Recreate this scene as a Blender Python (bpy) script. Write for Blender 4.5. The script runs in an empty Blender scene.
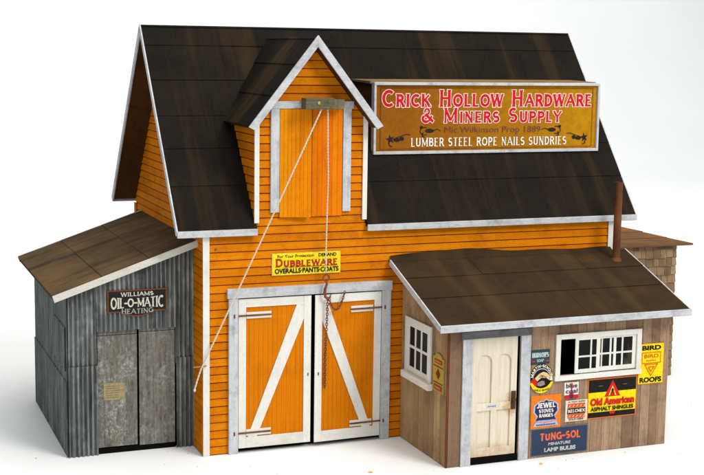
import bpy, math, random
from mathutils import Vector, Matrix
random.seed(7)
S = 0.01                                   # everything below is written in centimetres
scene = bpy.context.scene
COL = scene.collection

# ------------------------------------------------------------------ camera
cam = bpy.data.cameras.new('camera'); co = bpy.data.objects.new('camera', cam); COL.objects.link(co)
co.location = (-21.298*S, -79.724*S, 26.125*S)
co.rotation_euler = (math.radians(82.172), math.radians(-0.79), math.radians(-21.388))
cam.sensor_width = 36; cam.lens = 1310.211/704*36
cam.shift_x = -0.00076; cam.shift_y = -0.0096
cam.clip_start = 0.01; cam.clip_end = 60
scene.camera = co
# ------------------------------------------------------------------ studio light
w = bpy.data.worlds.new('World'); scene.world = w; w.use_nodes = True
w.node_tree.nodes['Background'].inputs[0].default_value = (0.93, 0.97, 1.0, 1)
w.node_tree.nodes['Background'].inputs[1].default_value = 0.30
def area(name, loc, target, sx, sy, power, col):
    l = bpy.data.lights.new(name, 'AREA'); l.shape = 'RECTANGLE'; l.size = sx*S; l.size_y = sy*S
    l.energy = power; l.color = col
    o = bpy.data.objects.new(name, l); COL.objects.link(o)
    o.location = Vector(loc)*S
    o.rotation_euler = (Vector(target)-Vector(loc)).to_track_quat('-Z', 'Y').to_euler()
    return o
area('overhead_softbox', (25, -30, 165), (12, 10, 5), 150, 120, 22, (1, .985, .96))
area('key_softbox', (75, -125, 130), (12, 0, 10), 60, 60, 22.5, (1, .985, .955))
area('fill_softbox', (-90, -150, 70), (10, 0, 10), 90, 90, 3.5, (.97, .985, 1))
area('added_backdrop_light', (60, 70, 150), (70, 230, 70), 330, 60, 30, (1, .995, .98))  # unseen extra lamp, added only to brighten the backdrop
scene.view_settings.view_transform = 'Standard'; scene.view_settings.look = 'None'
scene.view_settings.gamma = 1; scene.view_settings.exposure = 0.0

# ------------------------------------------------------------------ object helpers
def tag(o, label=None, cat=None, group=None, kind=None):
    if label: o['label'] = label
    if cat: o['category'] = cat
    if group: o['group'] = group
    if kind: o['kind'] = kind
    return o
def empty(name, loc, label, cat, group=None):
    o = bpy.data.objects.new(name, None); COL.objects.link(o); o.location = Vector(loc)*S
    o.empty_display_size = .01
    return tag(o, label, cat, group)
def worigin(o):
    v = Vector((0, 0, 0))
    while o is not None: v = v+o.location; o = o.parent
    return v
class MB:
    def __init__(s): s.v = []; s.f = []; s.m = []; s.t = []
    def face(s, pts, mi=0, t=.5):
        n = len(s.v); s.v += [tuple(p) for p in pts]; s.f.append(tuple(range(n, n+len(pts)))); s.m.append(mi); s.t.append(t)
    def mesh(s, vs, fs, mi=0, t=.5):
        n = len(s.v); s.v += [tuple(p) for p in vs]
        for f in fs: s.f.append(tuple(n+i for i in f)); s.m.append(mi); s.t.append(t)
    def hexa(s, a, b, mi=0, t=.5):          # a: bottom quad, b: top quad
        s.mesh(list(a)+list(b), [(3,2,1,0),(4,5,6,7),(0,1,5,4),(1,2,6,5),(2,3,7,6),(3,0,4,7)], mi, t)
    def box(s, x0, x1, y0, y1, z0, z1, mi=0, t=.5):
        s.hexa([(x0,y0,z0),(x1,y0,z0),(x1,y1,z0),(x0,y1,z0)], [(x0,y0,z1),(x1,y0,z1),(x1,y1,z1),(x0,y1,z1)], mi, t)
    def prism(s, pts, off, mi=0, t=.5):     # polygon pts extruded by vector off
        off = Vector(off); p = [Vector(q) for q in pts]; n = len(p)
        s.mesh(p+[q+off for q in p], [tuple(range(n))[::-1], tuple(range(n, 2*n))]+[(i, (i+1)%n, n+(i+1)%n, n+i) for i in range(n)], mi, t)
    def tube(s, pts, r, seg=8, mi=0, t=.5, caps=True, rs=None):
        pts = [Vector(p) for p in pts]; n = len(pts); rings = []
        up = Vector((0, 0, 1))
        d0 = (pts[1]-pts[0]).normalized()
        if abs(d0.dot(up)) > .9: up = Vector((1, 0, 0))
        nrm = (up-d0*up.dot(d0)).normalized()
        for i, p in enumerate(pts):
            d = (pts[min(i+1, n-1)]-pts[max(i-1, 0)]).normalized()
            nrm = (nrm-d*nrm.dot(d)).normalized(); b = d.cross(nrm)
            rr = rs[i] if rs else r
            rings.append([p+(nrm*math.cos(2*math.pi*k/seg)+b*math.sin(2*math.pi*k/seg))*rr for k in range(seg)])
        vs = [q for g in rings for q in g]; fs = []
        for i in range(n-1):
            for k in range(seg):
                fs.append((i*seg+k, i*seg+(k+1)%seg, (i+1)*seg+(k+1)%seg, (i+1)*seg+k))
        if caps: fs.append(tuple(range(seg))[::-1]); fs.append(tuple((n-1)*seg+k for k in range(seg)))
        s.mesh(vs, fs, mi, t)
    def build(s, name, mats, parent=None, org=None, bev=0, smooth=False):
        me = bpy.data.meshes.new(name)
        P = worigin(parent) if parent else Vector((0, 0, 0))
        O = Vector(org)*S if org is not None else (P if parent else Vector((0, 0, 0)))
        me.from_pydata([tuple(Vector(p)*S-O) for p in s.v], [], s.f)
        if not isinstance(mats, (list, tuple)): mats = [mats]
        for m in mats: me.materials.append(m)
        me.polygons.foreach_set('material_index', s.m)
        a = me.attributes.new('tint', 'FLOAT', 'FACE'); a.data.foreach_set('value', s.t)
        if smooth: me.polygons.foreach_set('use_smooth', [True]*len(s.f))
        me.update()
        o = bpy.data.objects.new(name, me); COL.objects.link(o)
        o.location = O-P
        if parent: o.parent = parent
        if bev:
            b = o.modifiers.new('bevel', 'BEVEL'); b.width = bev*S; b.segments = 2; b.limit_method = 'ANGLE'; b.angle_limit = math.radians(50)
        return o
def R(a=0., b=1.): return random.uniform(a, b)

# ------------------------------------------------------------------ materials
def lin(r, g, b):
    f = lambda c: ((c/255+.055)/1.055)**2.4 if c/255 > .04045 else c/255/12.92
    return (f(r), f(g), f(b), 1)
class NT:
    def __init__(s, name, rough=.75, spec=.3):
        s.mat = bpy.data.materials.new(name); s.mat.use_nodes = True
        s.n = s.mat.node_tree.nodes; s.l = s.mat.node_tree.links
        s.b = s.n['Principled BSDF']; s.b.inputs['Roughness'].default_value = rough
        s.b.inputs['Specular IOR Level'].default_value = spec
        s.tc = s.n.new('ShaderNodeTexCoord')
    def noise(s, vec, scale=1., detail=4, rough=.6):
        mp = s.n.new('ShaderNodeMapping'); mp.inputs['Scale'].default_value = tuple(100*v for v in vec)
        s.l.new(s.tc.outputs['Object'], mp.inputs['Vector'])
        t = s.n.new('ShaderNodeTexNoise'); t.inputs['Scale'].default_value = scale
        t.inputs['Detail'].default_value = detail; t.inputs['Roughness'].default_value = rough
        s.l.new(mp.outputs[0], t.inputs['Vector']); return t.outputs['Fac']
    def ramp(s, x, a, b, lo=0., hi=1.):
        m = s.n.new('ShaderNodeMapRange'); m.inputs['From Min'].default_value = a; m.inputs['From Max'].default_value = b
        m.inputs['To Min'].default_value = lo; m.inputs['To Max'].default_value = hi
        s.l.new(x, m.inputs['Value']); return m.outputs[0]
    def math(s, op, a, b):
        m = s.n.new('ShaderNodeMath'); m.operation = op
        for i, x in enumerate((a, b)):
            if isinstance(x, (int, float)): m.inputs[i].default_value = x
            else: s.l.new(x, m.inputs[i])
        return m.outputs[0]
    def mix(s, fac, a, b):
        m = s.n.new('ShaderNodeMix'); m.data_type = 'RGBA'
        if isinstance(fac, (int, float)): m.inputs[0].default_value = fac
        else: s.l.new(fac, m.inputs[0])
        for i, x in ((6, a), (7, b)):
            if isinstance(x, tuple): m.inputs[i].default_value = x
            else: s.l.new(x, m.inputs[i])
        return m.outputs[2]
    def tint(s):
        a = s.n.new('ShaderNodeAttribute'); a.attribute_name = 'tint'; return a.outputs['Fac']
    def sep(s, axis):
        x = s.n.new('ShaderNodeSeparateXYZ'); s.l.new(s.tc.outputs['Object'], x.inputs[0]); return s.math('MULTIPLY', x.outputs[axis], 100.)
    def color(s, c):
        if isinstance(c, tuple): s.b.inputs['Base Color'].default_value = c
        else: s.l.new(c, s.b.inputs['Base Color'])
    def bump(s, h, strength=.4, dist=.03):
        b = s.n.new('ShaderNodeBump'); b.inputs['Strength'].default_value = strength; b.inputs['Distance'].default_value = dist*S
        s.l.new(h, b.inputs['Height']); s.l.new(b.outputs[0], s.b.inputs['Normal'])
HZ = (.25, .25, 5.); VT = (5., 5., .25); SL = (6., .3, .3)
def wood(name, c1, c2, c3, dirn, dirt, dirtamt=.5, rough=.75, tintamt=1., blotch=.5, bump=.35, spec=.1):
    """streaky stained wood: c1/c2 grain, c3 per-board variation, dirt blotches"""
    n = NT(name, rough, spec)
    g = n.noise(dirn, 1.2, 6, .65); g2 = n.noise(tuple(2.7*v for v in dirn), 1.6, 3)
    c = n.mix(n.ramp(g, .3, .7), c1, c2)
    c = n.mix(n.math('MULTIPLY', n.tint(), tintamt), c, c3)
    b = n.noise((1, 1, 1), blotch, 5, .7)
    f = n.math('MULTIPLY', n.ramp(b, .48, .72), dirtamt)
    f2 = n.math('MULTIPLY', n.ramp(g2, .56, .78), dirtamt*.9)
    c = n.mix(n.math('MAXIMUM', f, f2), c, dirt)
    gr = n.noise((7, 7, 7), 1., 3, .8); c = n.mix(n.math('MULTIPLY', n.ramp(gr, .5, .75), .3), c, dirt)
    n.color(c); n.bump(g2, bump, .02)
    return n.mat
ORW = wood('orange_clapboard', lin(226,138,9), lin(206,114,6), lin(190,104,8), HZ, lin(128,58,8), .5, .8, spec=.04)
ORG = wood('charred_groove', lin(136,58,8), lin(92,36,6), lin(150,68,10), HZ, lin(40,18,6), .6, .9, spec=.03)
ORD = wood('orange_door_boards', lin(216,126,10), lin(198,108,8), lin(206,118,10), VT, lin(150,72,8), .34, .8, spec=.04)
ORH = wood('orange_hayloft_boards', lin(226,116,8), lin(204,94,6), lin(222,124,10), VT, lin(150,66,8), .4, .8, spec=.04)
WHT = wood('white_painted_trim', lin(226,224,216), lin(210,207,199), lin(232,230,224), VT, lin(168,164,156), .3, .6, .5)
WHH = wood('white_painted_rail', lin(224,221,212), lin(208,205,196), lin(230,228,220), HZ, lin(168,164,156), .3, .6, .5)
GRV = wood('whitewashed_post', lin(200,202,205), lin(168,171,176), lin(214,215,216), VT, lin(120,122,125), .65, .75, .4, .9)
GRH = wood('whitewashed_board', lin(196,198,200), lin(166,168,172), lin(210,211,212), HZ, lin(112,114,116), .65, .75, .4, .9)
GRD = wood('grey_header_board', lin(120,122,124), lin(86,88,90), lin(130,130,130), HZ, lin(60,60,62), .6, .8, .4, 1.)
BRB = wood('weathered_brown_boards', lin(186,156,128), lin(146,118,94), lin(118,92,72), VT, lin(78,58,46), .65, .9, 1., spec=.08)
BRS = wood('weathered_side_boards', lin(200,170,126), lin(160,132,94), lin(136,108,78), VT, lin(84,62,42), .6, .9, 1., spec=.08)
SHG = wood('wood_shingles', lin(132,106,82), lin(98,76,58), lin(160,134,104), VT, lin(50,38,28), .5, .9, 1.)
GYD = NT('grey_weathered_door', .9, .08)
_n = GYD; _g = _n.noise((5, 5, .35), 1.2, 6, .65); _m = _n.noise((3.5, 3.5, 3), 1., 5, .8); _b = _n.noise((1, 1, .6), .6, 4)
_c = _n.mix(_n.ramp(_g, .3, .7), lin(126,124,118), lin(84,80,74)); _c = _n.mix(_n.math('MULTIPLY', _n.tint(), .5), _c, lin(106,98,86))
_c = _n.mix(_n.math('MULTIPLY', _n.ramp(_m, .46, .66), _n.ramp(_b, .42, .62, .15, .8)), _c, lin(184,186,180)); _c = _n.mix(_n.math('MULTIPLY', _n.ramp(_n.noise((6, 6, 1.2), 1., 5, .8), .52, .7), .75), _c, lin(48,46,44))
_n.color(_c); _n.bump(_g, .4, .02); GYD = GYD.mat
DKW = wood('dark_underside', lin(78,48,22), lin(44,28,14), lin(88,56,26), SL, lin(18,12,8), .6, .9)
BEM = wood('mossy_beam', lin(104,100,78), lin(74,72,56), lin(128,118,96), HZ, lin(34,34,26), .8, .85, .6, 1.6)
CRM = wood('cream_door_paint', lin(216,208,188), lin(202,192,168), lin(220,214,200), VT, lin(170,138,92), .55, .6, .6, .6)

def solid(name, col, rough=.6, spec=.3, var=.12, metal=0):
    n = NT(name, rough, spec)
    c = tuple(col[i]*(1-var*2) for i in range(3))+(1,)
    n.color(n.mix(n.ramp(n.noise((1, 1, 1), 3., 5), .35, .75), col, c)); n.b.inputs['Metallic'].default_value = metal
    return n.mat
BLK = solid('dark_interior', lin(16,14,13), .95, .05)
def tar(name, base, c2, streak, samt, axis_vec, rustc=None, rust=0., rough=.9, spec=.06):
    """tar paper: sandy grain, brown weathering streaks running down the slope, lap-edge variation per sheet"""
    n = NT(name, rough, spec)
    g = n.noise((1, 1, 1), 9., 3, .8); m = n.noise((1, 1, 1), .35, 6, .65)
    c = n.mix(n.ramp(m, .35, .68), base, c2)
    c = n.mix(n.math('MULTIPLY', n.tint(), .35), c, base)
    s_ = n.noise(axis_vec, 1., 5, .6)
    c = n.mix(n.math('MULTIPLY', n.ramp(s_, .5, .74), samt), c, streak)
    c = n.mix(n.math('MULTIPLY', n.ramp(g, .45, .75), .22), c, streak)
    if rustc:
        r_ = n.noise((.6, 1.2, 1.2), .5, 5, .7)
        c = n.mix(n.math('MULTIPLY', n.ramp(r_, .55, .75), rust), c, rustc)
    n.color(c); n.bump(g, .5, .02)
    return n.mat
TRM = tar('black_tar_paper', lin(21,19,17), lin(32,28,24), lin(66,50,32), .45, (.8, .05, .05))
TRD = tar('black_tar_paper_dormer', lin(21,19,17), lin(31,27,22), lin(80,60,34), .6, (.07, .4, .07))
TRA = tar('brown_tar_paper', lin(44,35,24), lin(62,46,28), lin(80,60,36), .5, (.6, .06, .06), lin(104,64,28), .2)
TRL = tar('tan_tar_paper', lin(78,62,42), lin(108,84,54), lin(38,33,26), .8, (.07, .8, .07), lin(134,104,72), .5)
TRR = tar('rusty_roof_sheet', lin(96,72,50), lin(140,92,50), lin(70,54,42), .5, (.5, .08, .5), lin(160,98,44), .6)

def corr(name, base, light, dark, amt=.6):
    n = NT(name, .55, .45); n.b.inputs['Metallic'].default_value = .25
    a = n.noise((4., 4., .18), 1., 6, .7); b = n.noise((1, 1, .6), .55, 6, .7); d = n.noise((2, 2, 1), 1.4, 5, .75)
    c = n.mix(n.ramp(a, .35, .7), dark, base)
    c = n.mix(n.math('MULTIPLY', n.ramp(b, .5, .7), amt), c, light)
    c = n.mix(n.math('MULTIPLY', n.ramp(d, .55, .7), .6), c, dark)
    c = n.mix(n.math('MULTIPLY', n.ramp(n.tint(), .35, 1.), .55), c, dark)  # tint paints groove shade and grime wash into the tin
    n.color(c); n.l.new(n.ramp(b, .3, .7, .45, .8), n.b.inputs['Roughness']); n.bump(d, .3, .02)
    return n.mat
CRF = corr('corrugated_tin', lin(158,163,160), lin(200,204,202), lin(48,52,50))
CRS = corr('shaded_corrugated_tin', lin(116,124,121), lin(156,164,160), lin(52,60,57), .55)  # darker copy of the tin, with the left wall's shade in its colour
def rusty(name, a, b, c, sc=2.):
    n = NT(name, .8, .3); g = n.noise((1, 1, 1), sc, 6, .7); g2 = n.noise((1, 1, 1), sc*.3, 4)
    n.color(n.mix(n.ramp(g2, .4, .7), n.mix(n.ramp(g, .35, .7), a, b), c)); n.bump(g, .5, .02)
    return n.mat
RPI = rusty('rusty_pipe', lin(96,52,24), lin(60,34,20), lin(120,68,30), 1.5)
RCH = rusty('rusty_iron', lin(110,58,44), lin(66,34,26), lin(140,82,62), 3.)
RHG = rusty('brown_hinge_iron', lin(104,60,30), lin(62,34,18), lin(140,90,48), 2.)
BRS2 = solid('brass_nail', lin(220,160,60), .35, .5, .05, .6)
GLS = NT('dark_glass', .25, .12); GLS.color(lin(14,14,15)); GLS = GLS.mat
_n = NT('cream_panel_door', .7, .2); _g = _n.noise(VT, 1.2, 5, .65); _m = _n.noise((1, 1, 1), 1.3, 6, .75)
_c = _n.mix(_n.ramp(_g, .3, .7), lin(220,212,194), lin(204,192,168))
_x, _z = _n.sep('X'), _n.sep('Z')
_d1 = _n.math('ADD', _n.math('POWER', _n.math('MULTIPLY', _n.math('SUBTRACT', _x, 3.0), 1.1), 2), _n.math('POWER', _n.math('SUBTRACT', _z, 3.75), 2))
_f1 = _n.ramp(_n.math('ADD', _d1, _n.math('MULTIPLY', _n.math('SUBTRACT', _m, .5), 3.)), .1, .7, .6, 0)
_f2 = _n.ramp(_n.math('ADD', _z, _n.math('MULTIPLY', _n.math('SUBTRACT', _m, .5), 3.5)), .4, 1.5, .5, 0)
_c = _n.mix(_n.math('MAXIMUM', _f1, _f2), _c, lin(176,122,58))
_c = _n.mix(_n.math('MULTIPLY', _n.ramp(_n.noise((4, 4, 1), 1., 6, .8), .58, .75), .5), _c, lin(150,120,80))
_n.color(_c); _n.bump(_g, .3, .02); CRM = _n.mat
n = NT('cotton_rope', .9, .2)
wv = n.n.new('ShaderNodeTexWave'); wv.inputs['Scale'].default_value = 700; wv.bands_direction = 'DIAGONAL'
n.l.new(n.tc.outputs['Object'], wv.inputs['Vector']); n.color(n.mix(wv.outputs['Fac'], lin(222,214,194), lin(188,176,150))); ROP = n.mat
n = NT('aged_paper', .9, .1); g = n.noise((1, 1, 1), 4., 6, .8); n.color(n.mix(n.ramp(g, .35, .65), lin(170,154,112), lin(122,110,84))); PAP = n.mat
n = NT('white_sweep', .6, .2); g = n.noise((1, 1, 1), .06, 3); n.color(n.mix(n.ramp(g, .3, .7), (.86, .87, .86, 1), (.83, .845, .84, 1))); FLR = n.mat

SM = {}
def sm(r, g, b, rough=.5):                  # printed / painted sign colours, slightly faded and scuffed
    k = (r, g, b)
    if k not in SM:
        n = NT('sign_paint', rough, .1)
        c = lin(r, g, b); h = n.noise((1, 1, 1), 5., 5, .75)
        d = tuple(.55*x+.012 for x in c[:3])+(1,)
        n.color(n.mix(n.ramp(h, .42, .72), c, d)); SM[k] = n.mat
    return SM[k]

# ------------------------------------------------------------------ structure: white sweep
m = MB(); pr = [(-260, 0), (150, 0)]
for k in range(1, 61):
    a = k/60*math.pi/2; pr.append((150+90*math.sin(a), 90-90*math.cos(a)))
pr.append((240, 330))
for (a, b), (c, d) in zip(pr[:-1], pr[1:]):
    m.face([(-420, a, b), (460, a, b), (460, c, d), (-420, c, d)])
bd = m.build('ground', FLR, smooth=True); tag(bd, kind='structure')

# ------------------------------------------------------------------ wall builders
def clap(mb, P, spans, z0, z1, pitch=.53, phase=0., mi=0, gi=1):
    """laser-scribed clapboards: tapered boards over a dark charred groove"""
    k = 0
    while True:
        a = z0+k*pitch; b = min(a+pitch, z1)
        if a >= z1-.02: break
        g = min(a+.072, b)
        for (l0, r0, l1, r1) in spans(a, b):
            x = l0; first = True
            cuts = [0.]
            L = r0-l0
            if L > 9: cuts.append(R(.3, .7))
            cuts.append(1.)
            gf = (g-a)/(b-a)
            lg = l0+(l1-l0)*gf; rg = r0+(r1-r0)*gf
            mb.face([P(l0, a, .0), P(r0, a, .0), P(rg, g, .0), P(lg, g, .0)], gi, R())
            for c0, c1 in zip(cuts[:-1], cuts[1:]):
                f = lambda l, r, c: l+(r-l)*c
                t = R(0, .8); dj = R(-.006, .006)
                A = (f(lg, rg, c0), f(lg, rg, c1), f(l1, r1, c0), f(l1, r1, c1))
                mb.face([P(A[0], g, .085+dj), P(A[1], g, .085+dj), P(A[3], b, .035), P(A[2], b, .035)], mi, t)
                mb.face([P(A[0], g, 0), P(A[1], g, 0), P(A[1], g, .085+dj), P(A[0], g, .085+dj)], gi, t)
                mb.face([P(A[2], b, .035), P(A[3], b, .035), P(A[3], b, 0), P(A[2], b, 0)], mi, t)
                mb.face([P(A[0], g, 0), P(A[0], g, .085+dj), P(A[2], b, .035), P(A[2], b, 0)], mi, t)
                mb.face([P(A[1], g, .085+dj), P(A[1], g, 0), P(A[3], b, 0), P(A[3], b, .035)], mi, t)
        k += 1
def minus(lo, hi, ops):
    seg = [(lo, hi)]
    for a, b in ops:
        n = []
        for l, h in seg:
            if b <= l or a >= h: n.append((l, h)); continue
            if a > l: n.append((l, a))
            if b < h: n.append((b, h))
        seg = n
    return seg
def planks(mb, P, u0, u1, ztop, ops, width=.8, jit=.22, th=.12, z0=0., mi=0):
    """vertical boards, cut round openings ops=(ua,ub,za,zb)"""
    edges = sorted({u0, u1, *[o[0] for o in ops], *[o[1] for o in ops]})
    us = []
    for a, b in zip(edges[:-1], edges[1:]):
        n = max(1, round((b-a)/width)); ws = [1+R(-jit, jit) for _ in range(n)]; s_ = sum(ws); x = a
        for q in ws: us.append((x, x+q/s_*(b-a))); x += q/s_*(b-a)
    for a, b in us:
        mid = (a+b)/2; t = R(); d = th+R(-.012, .012); e = .012
        zz = [(z0+R(0, .04), None)]
        cuts = sorted([(o[2], o[3]) for o in ops if o[0] < mid < o[1]])
        segs = []; cur = z0+(R(0, .05))
        for ca, cb in cuts:
            if ca > cur+.05: segs.append((cur, ca, False))
            cur = cb
        segs.append((cur, None, True))
        for sa, sb, top in segs:
            ta = ztop(a) if top else sb; tb = ztop(b) if top else sb
            if min(ta, tb) <= sa+.02: continue
            A = [P(a+e, sa, 0), P(b-e, sa, 0), P(b-e, sa, d), P(a+e, sa, d)]
            B = [P(a+e, ta, 0), P(b-e, tb, 0), P(b-e, tb, d), P(a+e, ta, d)]
            mb.hexa(A, B, mi, t)
def lining(mb, P, u0, u1, ztop, ops, d0=-.12, d1=-.02, z0=0., mi=0):
    planks(mb, lambda u, z, d: P(u, z, d0+d/.12*(d1-d0)), u0, u1, ztop, ops, 50, 0, .12, z0, mi)
Pf = lambda y0: (lambda u, z, d: (u, y0-d, z))            # faces the viewer (-y)
Pl = lambda x0: (lambda u, z, d: (x0-d, u, z))            # faces left (-x)
Pr = lambda x0: (lambda u, z, d: (x0+d, u, z))            # faces right (+x)
Pb = lambda y0: (lambda u, z, d: (u, y0+d, z))            # faces back

def sheets(mb, E, U, V, N, u0, u1, rows, joints, th=.16, lift=.05, mi=0, ufun=None):
    """lapped roof sheets; rows = list of v edges, joints = per-row list of u cuts; ufun(v)->(ua,ub) trims the row"""
    E, U, V, N = map(Vector, (E, U, V, N))
    for k, (a, b) in enumerate(zip(rows[:-1], rows[1:])):
        ua0, ub0 = ufun(a) if ufun else (u0, u1)
        ua1, ub1 = ufun(b) if ufun else (u0, u1)
        cs = [0.]+list(joints[k] if k < len(joints) else [])+[1.]
        for i, (c0, c1) in enumerate(zip(cs[:-1], cs[1:])):
            f = lambda l, r, c: l+(r-l)*c
            e0 = .02 if i else 0
            l0 = f(ua0, ub0, c0)+e0; r0 = f(ua0, ub0, c1); l1 = f(ua1, ub1, c0)+e0; r1 = f(ua1, ub1, c1)
            nseg = max(1, int((r0-l0)/1.2)); t = R()
            wob = [R(-.012, .018) for _ in range(nseg+1)]
            for j in range(nseg):
                p, q = j/nseg, (j+1)/nseg
                la, ra = f(l0, r0, p), f(l0, r0, q); lb, rb = f(l1, r1, p), f(l1, r1, q)
                top = [E+U*la+V*(a-.0)+N*(lift+wob[j]), E+U*ra+V*a+N*(lift+wob[j+1]), E+U*rb+V*(b+.05)+N*.004, E+U*lb+V*(b+.05)+N*.004]
                bot = [E+U*la+V*a-N*th, E+U*ra+V*a-N*th, E+U*rb+V*(b+.05)-N*th, E+U*lb+V*(b+.05)-N*th]
                mb.mesh(bot+top, [(4,5,6,7),(3,2,1,0),(0,1,5,4)]+([(3,0,4,7)] if j == 0 else [])+([(1,2,6,5)] if j == nseg-1 else [])+([(2,3,7,6)] if k == len(rows)-2 else []), mi, t)

# ================================================================== BARN
barn = empty('barn', (15, 0, 0), 'tall orange clapboard barn with black roof, gabled hayloft dormer and white braced double doors', 'barn')
W, D = 30., 19.96
def zr(y): return 14.75+(min(y, D-y)+.35)*1.2488           # roof top surface above y
SLN = math.atan(1.2488); sv, cv = math.sin(SLN), math.cos(SLN)
# front wall
def sp_front(a, b):
    z = (a+b)/2; ops = []
    if z < 10.4: ops.append((2.15, 12.25))
    if z > 14.9: return []
    return [(l, r, l, r) for l, r in minus(0, W, ops)]
m = MB(); clap(m, Pf(0), sp_front, 0, 14.84)
m.box(0, 2.15, .02, .25, 0, 14.6, 2); m.box(12.25, W, .02, .25, 0, 14.6, 2); m.box(2.15, 12.25, .02, .25, 10.4, 14.6, 2)
m.build('wall', [ORW, ORG, BLK], barn)
def sp_gable(a, b):
    def rng(z):
        y = max(0, (z-14.6)/1.2488-.1); return y, D-y
    l0, r0 = rng(a); l1, r1 = rng(b)
    return [(l0, r0, l1, r1)] if r1 > l1 else []
m = MB(); clap(m, Pl(0), sp_gable, 0, 27.0)
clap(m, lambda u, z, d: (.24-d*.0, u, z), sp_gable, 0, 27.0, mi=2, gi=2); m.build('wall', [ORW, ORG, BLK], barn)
m = MB(); clap(m, Pr(W), sp_gable, 0, 27.0); m.build('wall', [ORW, ORG], barn)
m = MB(); clap(m, Pb(D), lambda a, b: [(0, W, 0, W)], 0, 14.84); m.build('wall', [ORW, ORG], barn)
m = MB(); m.box(.3, W-.3, .3, D-.3, 0.02, .1); m.build('base_plate', BLK, barn)
# corner boards
def vboard(mb, x0, x1, y0, y1, z0, z1, mi=0): mb.box(x0, x1, y0, y1, z0, z1, mi, R())
m = MB(); m.box(-.1, .33, -.17, -.086, 0, 14.42); m.build('corner_board', WHT, barn, bev=.015)
m = MB(); m.box(W-.33, W+.1, -.17, -.086, 0, 14.42); m.build('corner_board', WHT, barn, bev=.015)
m = MB(); m.box(-.18, -.09, D-.5, D+.1, 0, 14.3); m.build('corner_board', ORW, barn, bev=.015)
# main roof
XL, XR = -1.76, 31.74
E0 = (0, -.35, 14.75); V0 = (0, cv, sv); N0 = (0, -sv, cv); SLEN = 10.33/cv
rows = [0, 3.36, 6.28, 8.9, 11.85, 14.8, SLEN]
vcut = 8.9
roof = MB()
lo = [r for r in rows if r < vcut-.5]+[vcut]; hi = [vcut]+[r for r in rows if r > vcut+.4]
sheets(roof, E0, (1,0,0), V0, N0, XL, 3.42, lo, [[], [], []])
sheets(roof, E0, (1,0,0), V0, N0, 11.0, XR, lo, [[.45], [.8], [.3]])
sheets(roof, E0, (1,0,0), V0, N0, XL, XR, hi, [[.62], [.3, .85], [.7]], lift=.05)
sheets(roof, (0, D+.35, 14.75), (1,0,0), (0,-cv,sv), (0,sv,cv), XL, XR, rows, [[], [.5], [.3], [.7], [.4], [.6], [.2]], mi=0)
RF = roof.build('roof', [TRM], barn)
# underside decking of both slopes
def deck(x0, x1, v0, v1, back=False):
    m2 = MB(); o = .17
    for (yb, sy) in (((-.35), 1),) if not back else ((D+.35, -1),):
        def q(x, v, d): return (x, yb+sy*(v*cv+d*sv), 14.75+v*sv-d*cv)
        m2.hexa([q(x0,v0,.36),q(x1,v0,.36),q(x1,v1,.36),q(x0,v1,.36)], [q(x0,v0,o),q(x1,v0,o),q(x1,v1,o),q(x0,v1,o)])
    return m2
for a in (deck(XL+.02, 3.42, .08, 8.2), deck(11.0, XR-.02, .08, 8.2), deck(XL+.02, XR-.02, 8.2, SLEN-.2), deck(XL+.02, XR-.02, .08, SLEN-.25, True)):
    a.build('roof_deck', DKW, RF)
# fascia along the eaves and boards along the rakes
for a, b in ((XL-.06, 3.42), (11.0, XR+.06)):
    m = MB(); m.box(a, b, -.52, -.36, 14.36, 14.78); m.build('fascia', GRH, RF, bev=.02)
m = MB(); m.box(XL, XR, D+.36, D+.5, 14.36, 14.78); m.build('fascia', GRH, RF, bev=.02)
for x0, x1 in ((XL-.1, XL), (XR, XR+.1)):
    for yb, sy in ((-.35, 1), (D+.35, -1)):
        def q(v, d, x): return (x, yb+sy*(v*cv+d*sv), 14.75+v*sv-d*cv)
        m = MB(); wdt = .30 if sy == 1 else .42
        m.prism([q(-.12, -.07, x0), q(-.12, wdt, x0), q(SLEN+(.0 if sy == 1 else -.3), wdt, x0), q(SLEN+(.08 if sy == 1 else -.15), -.07, x0)], (x1-x0, 0, 0))
        m.build('rake_board', GRV, RF, bev=.015)

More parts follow.
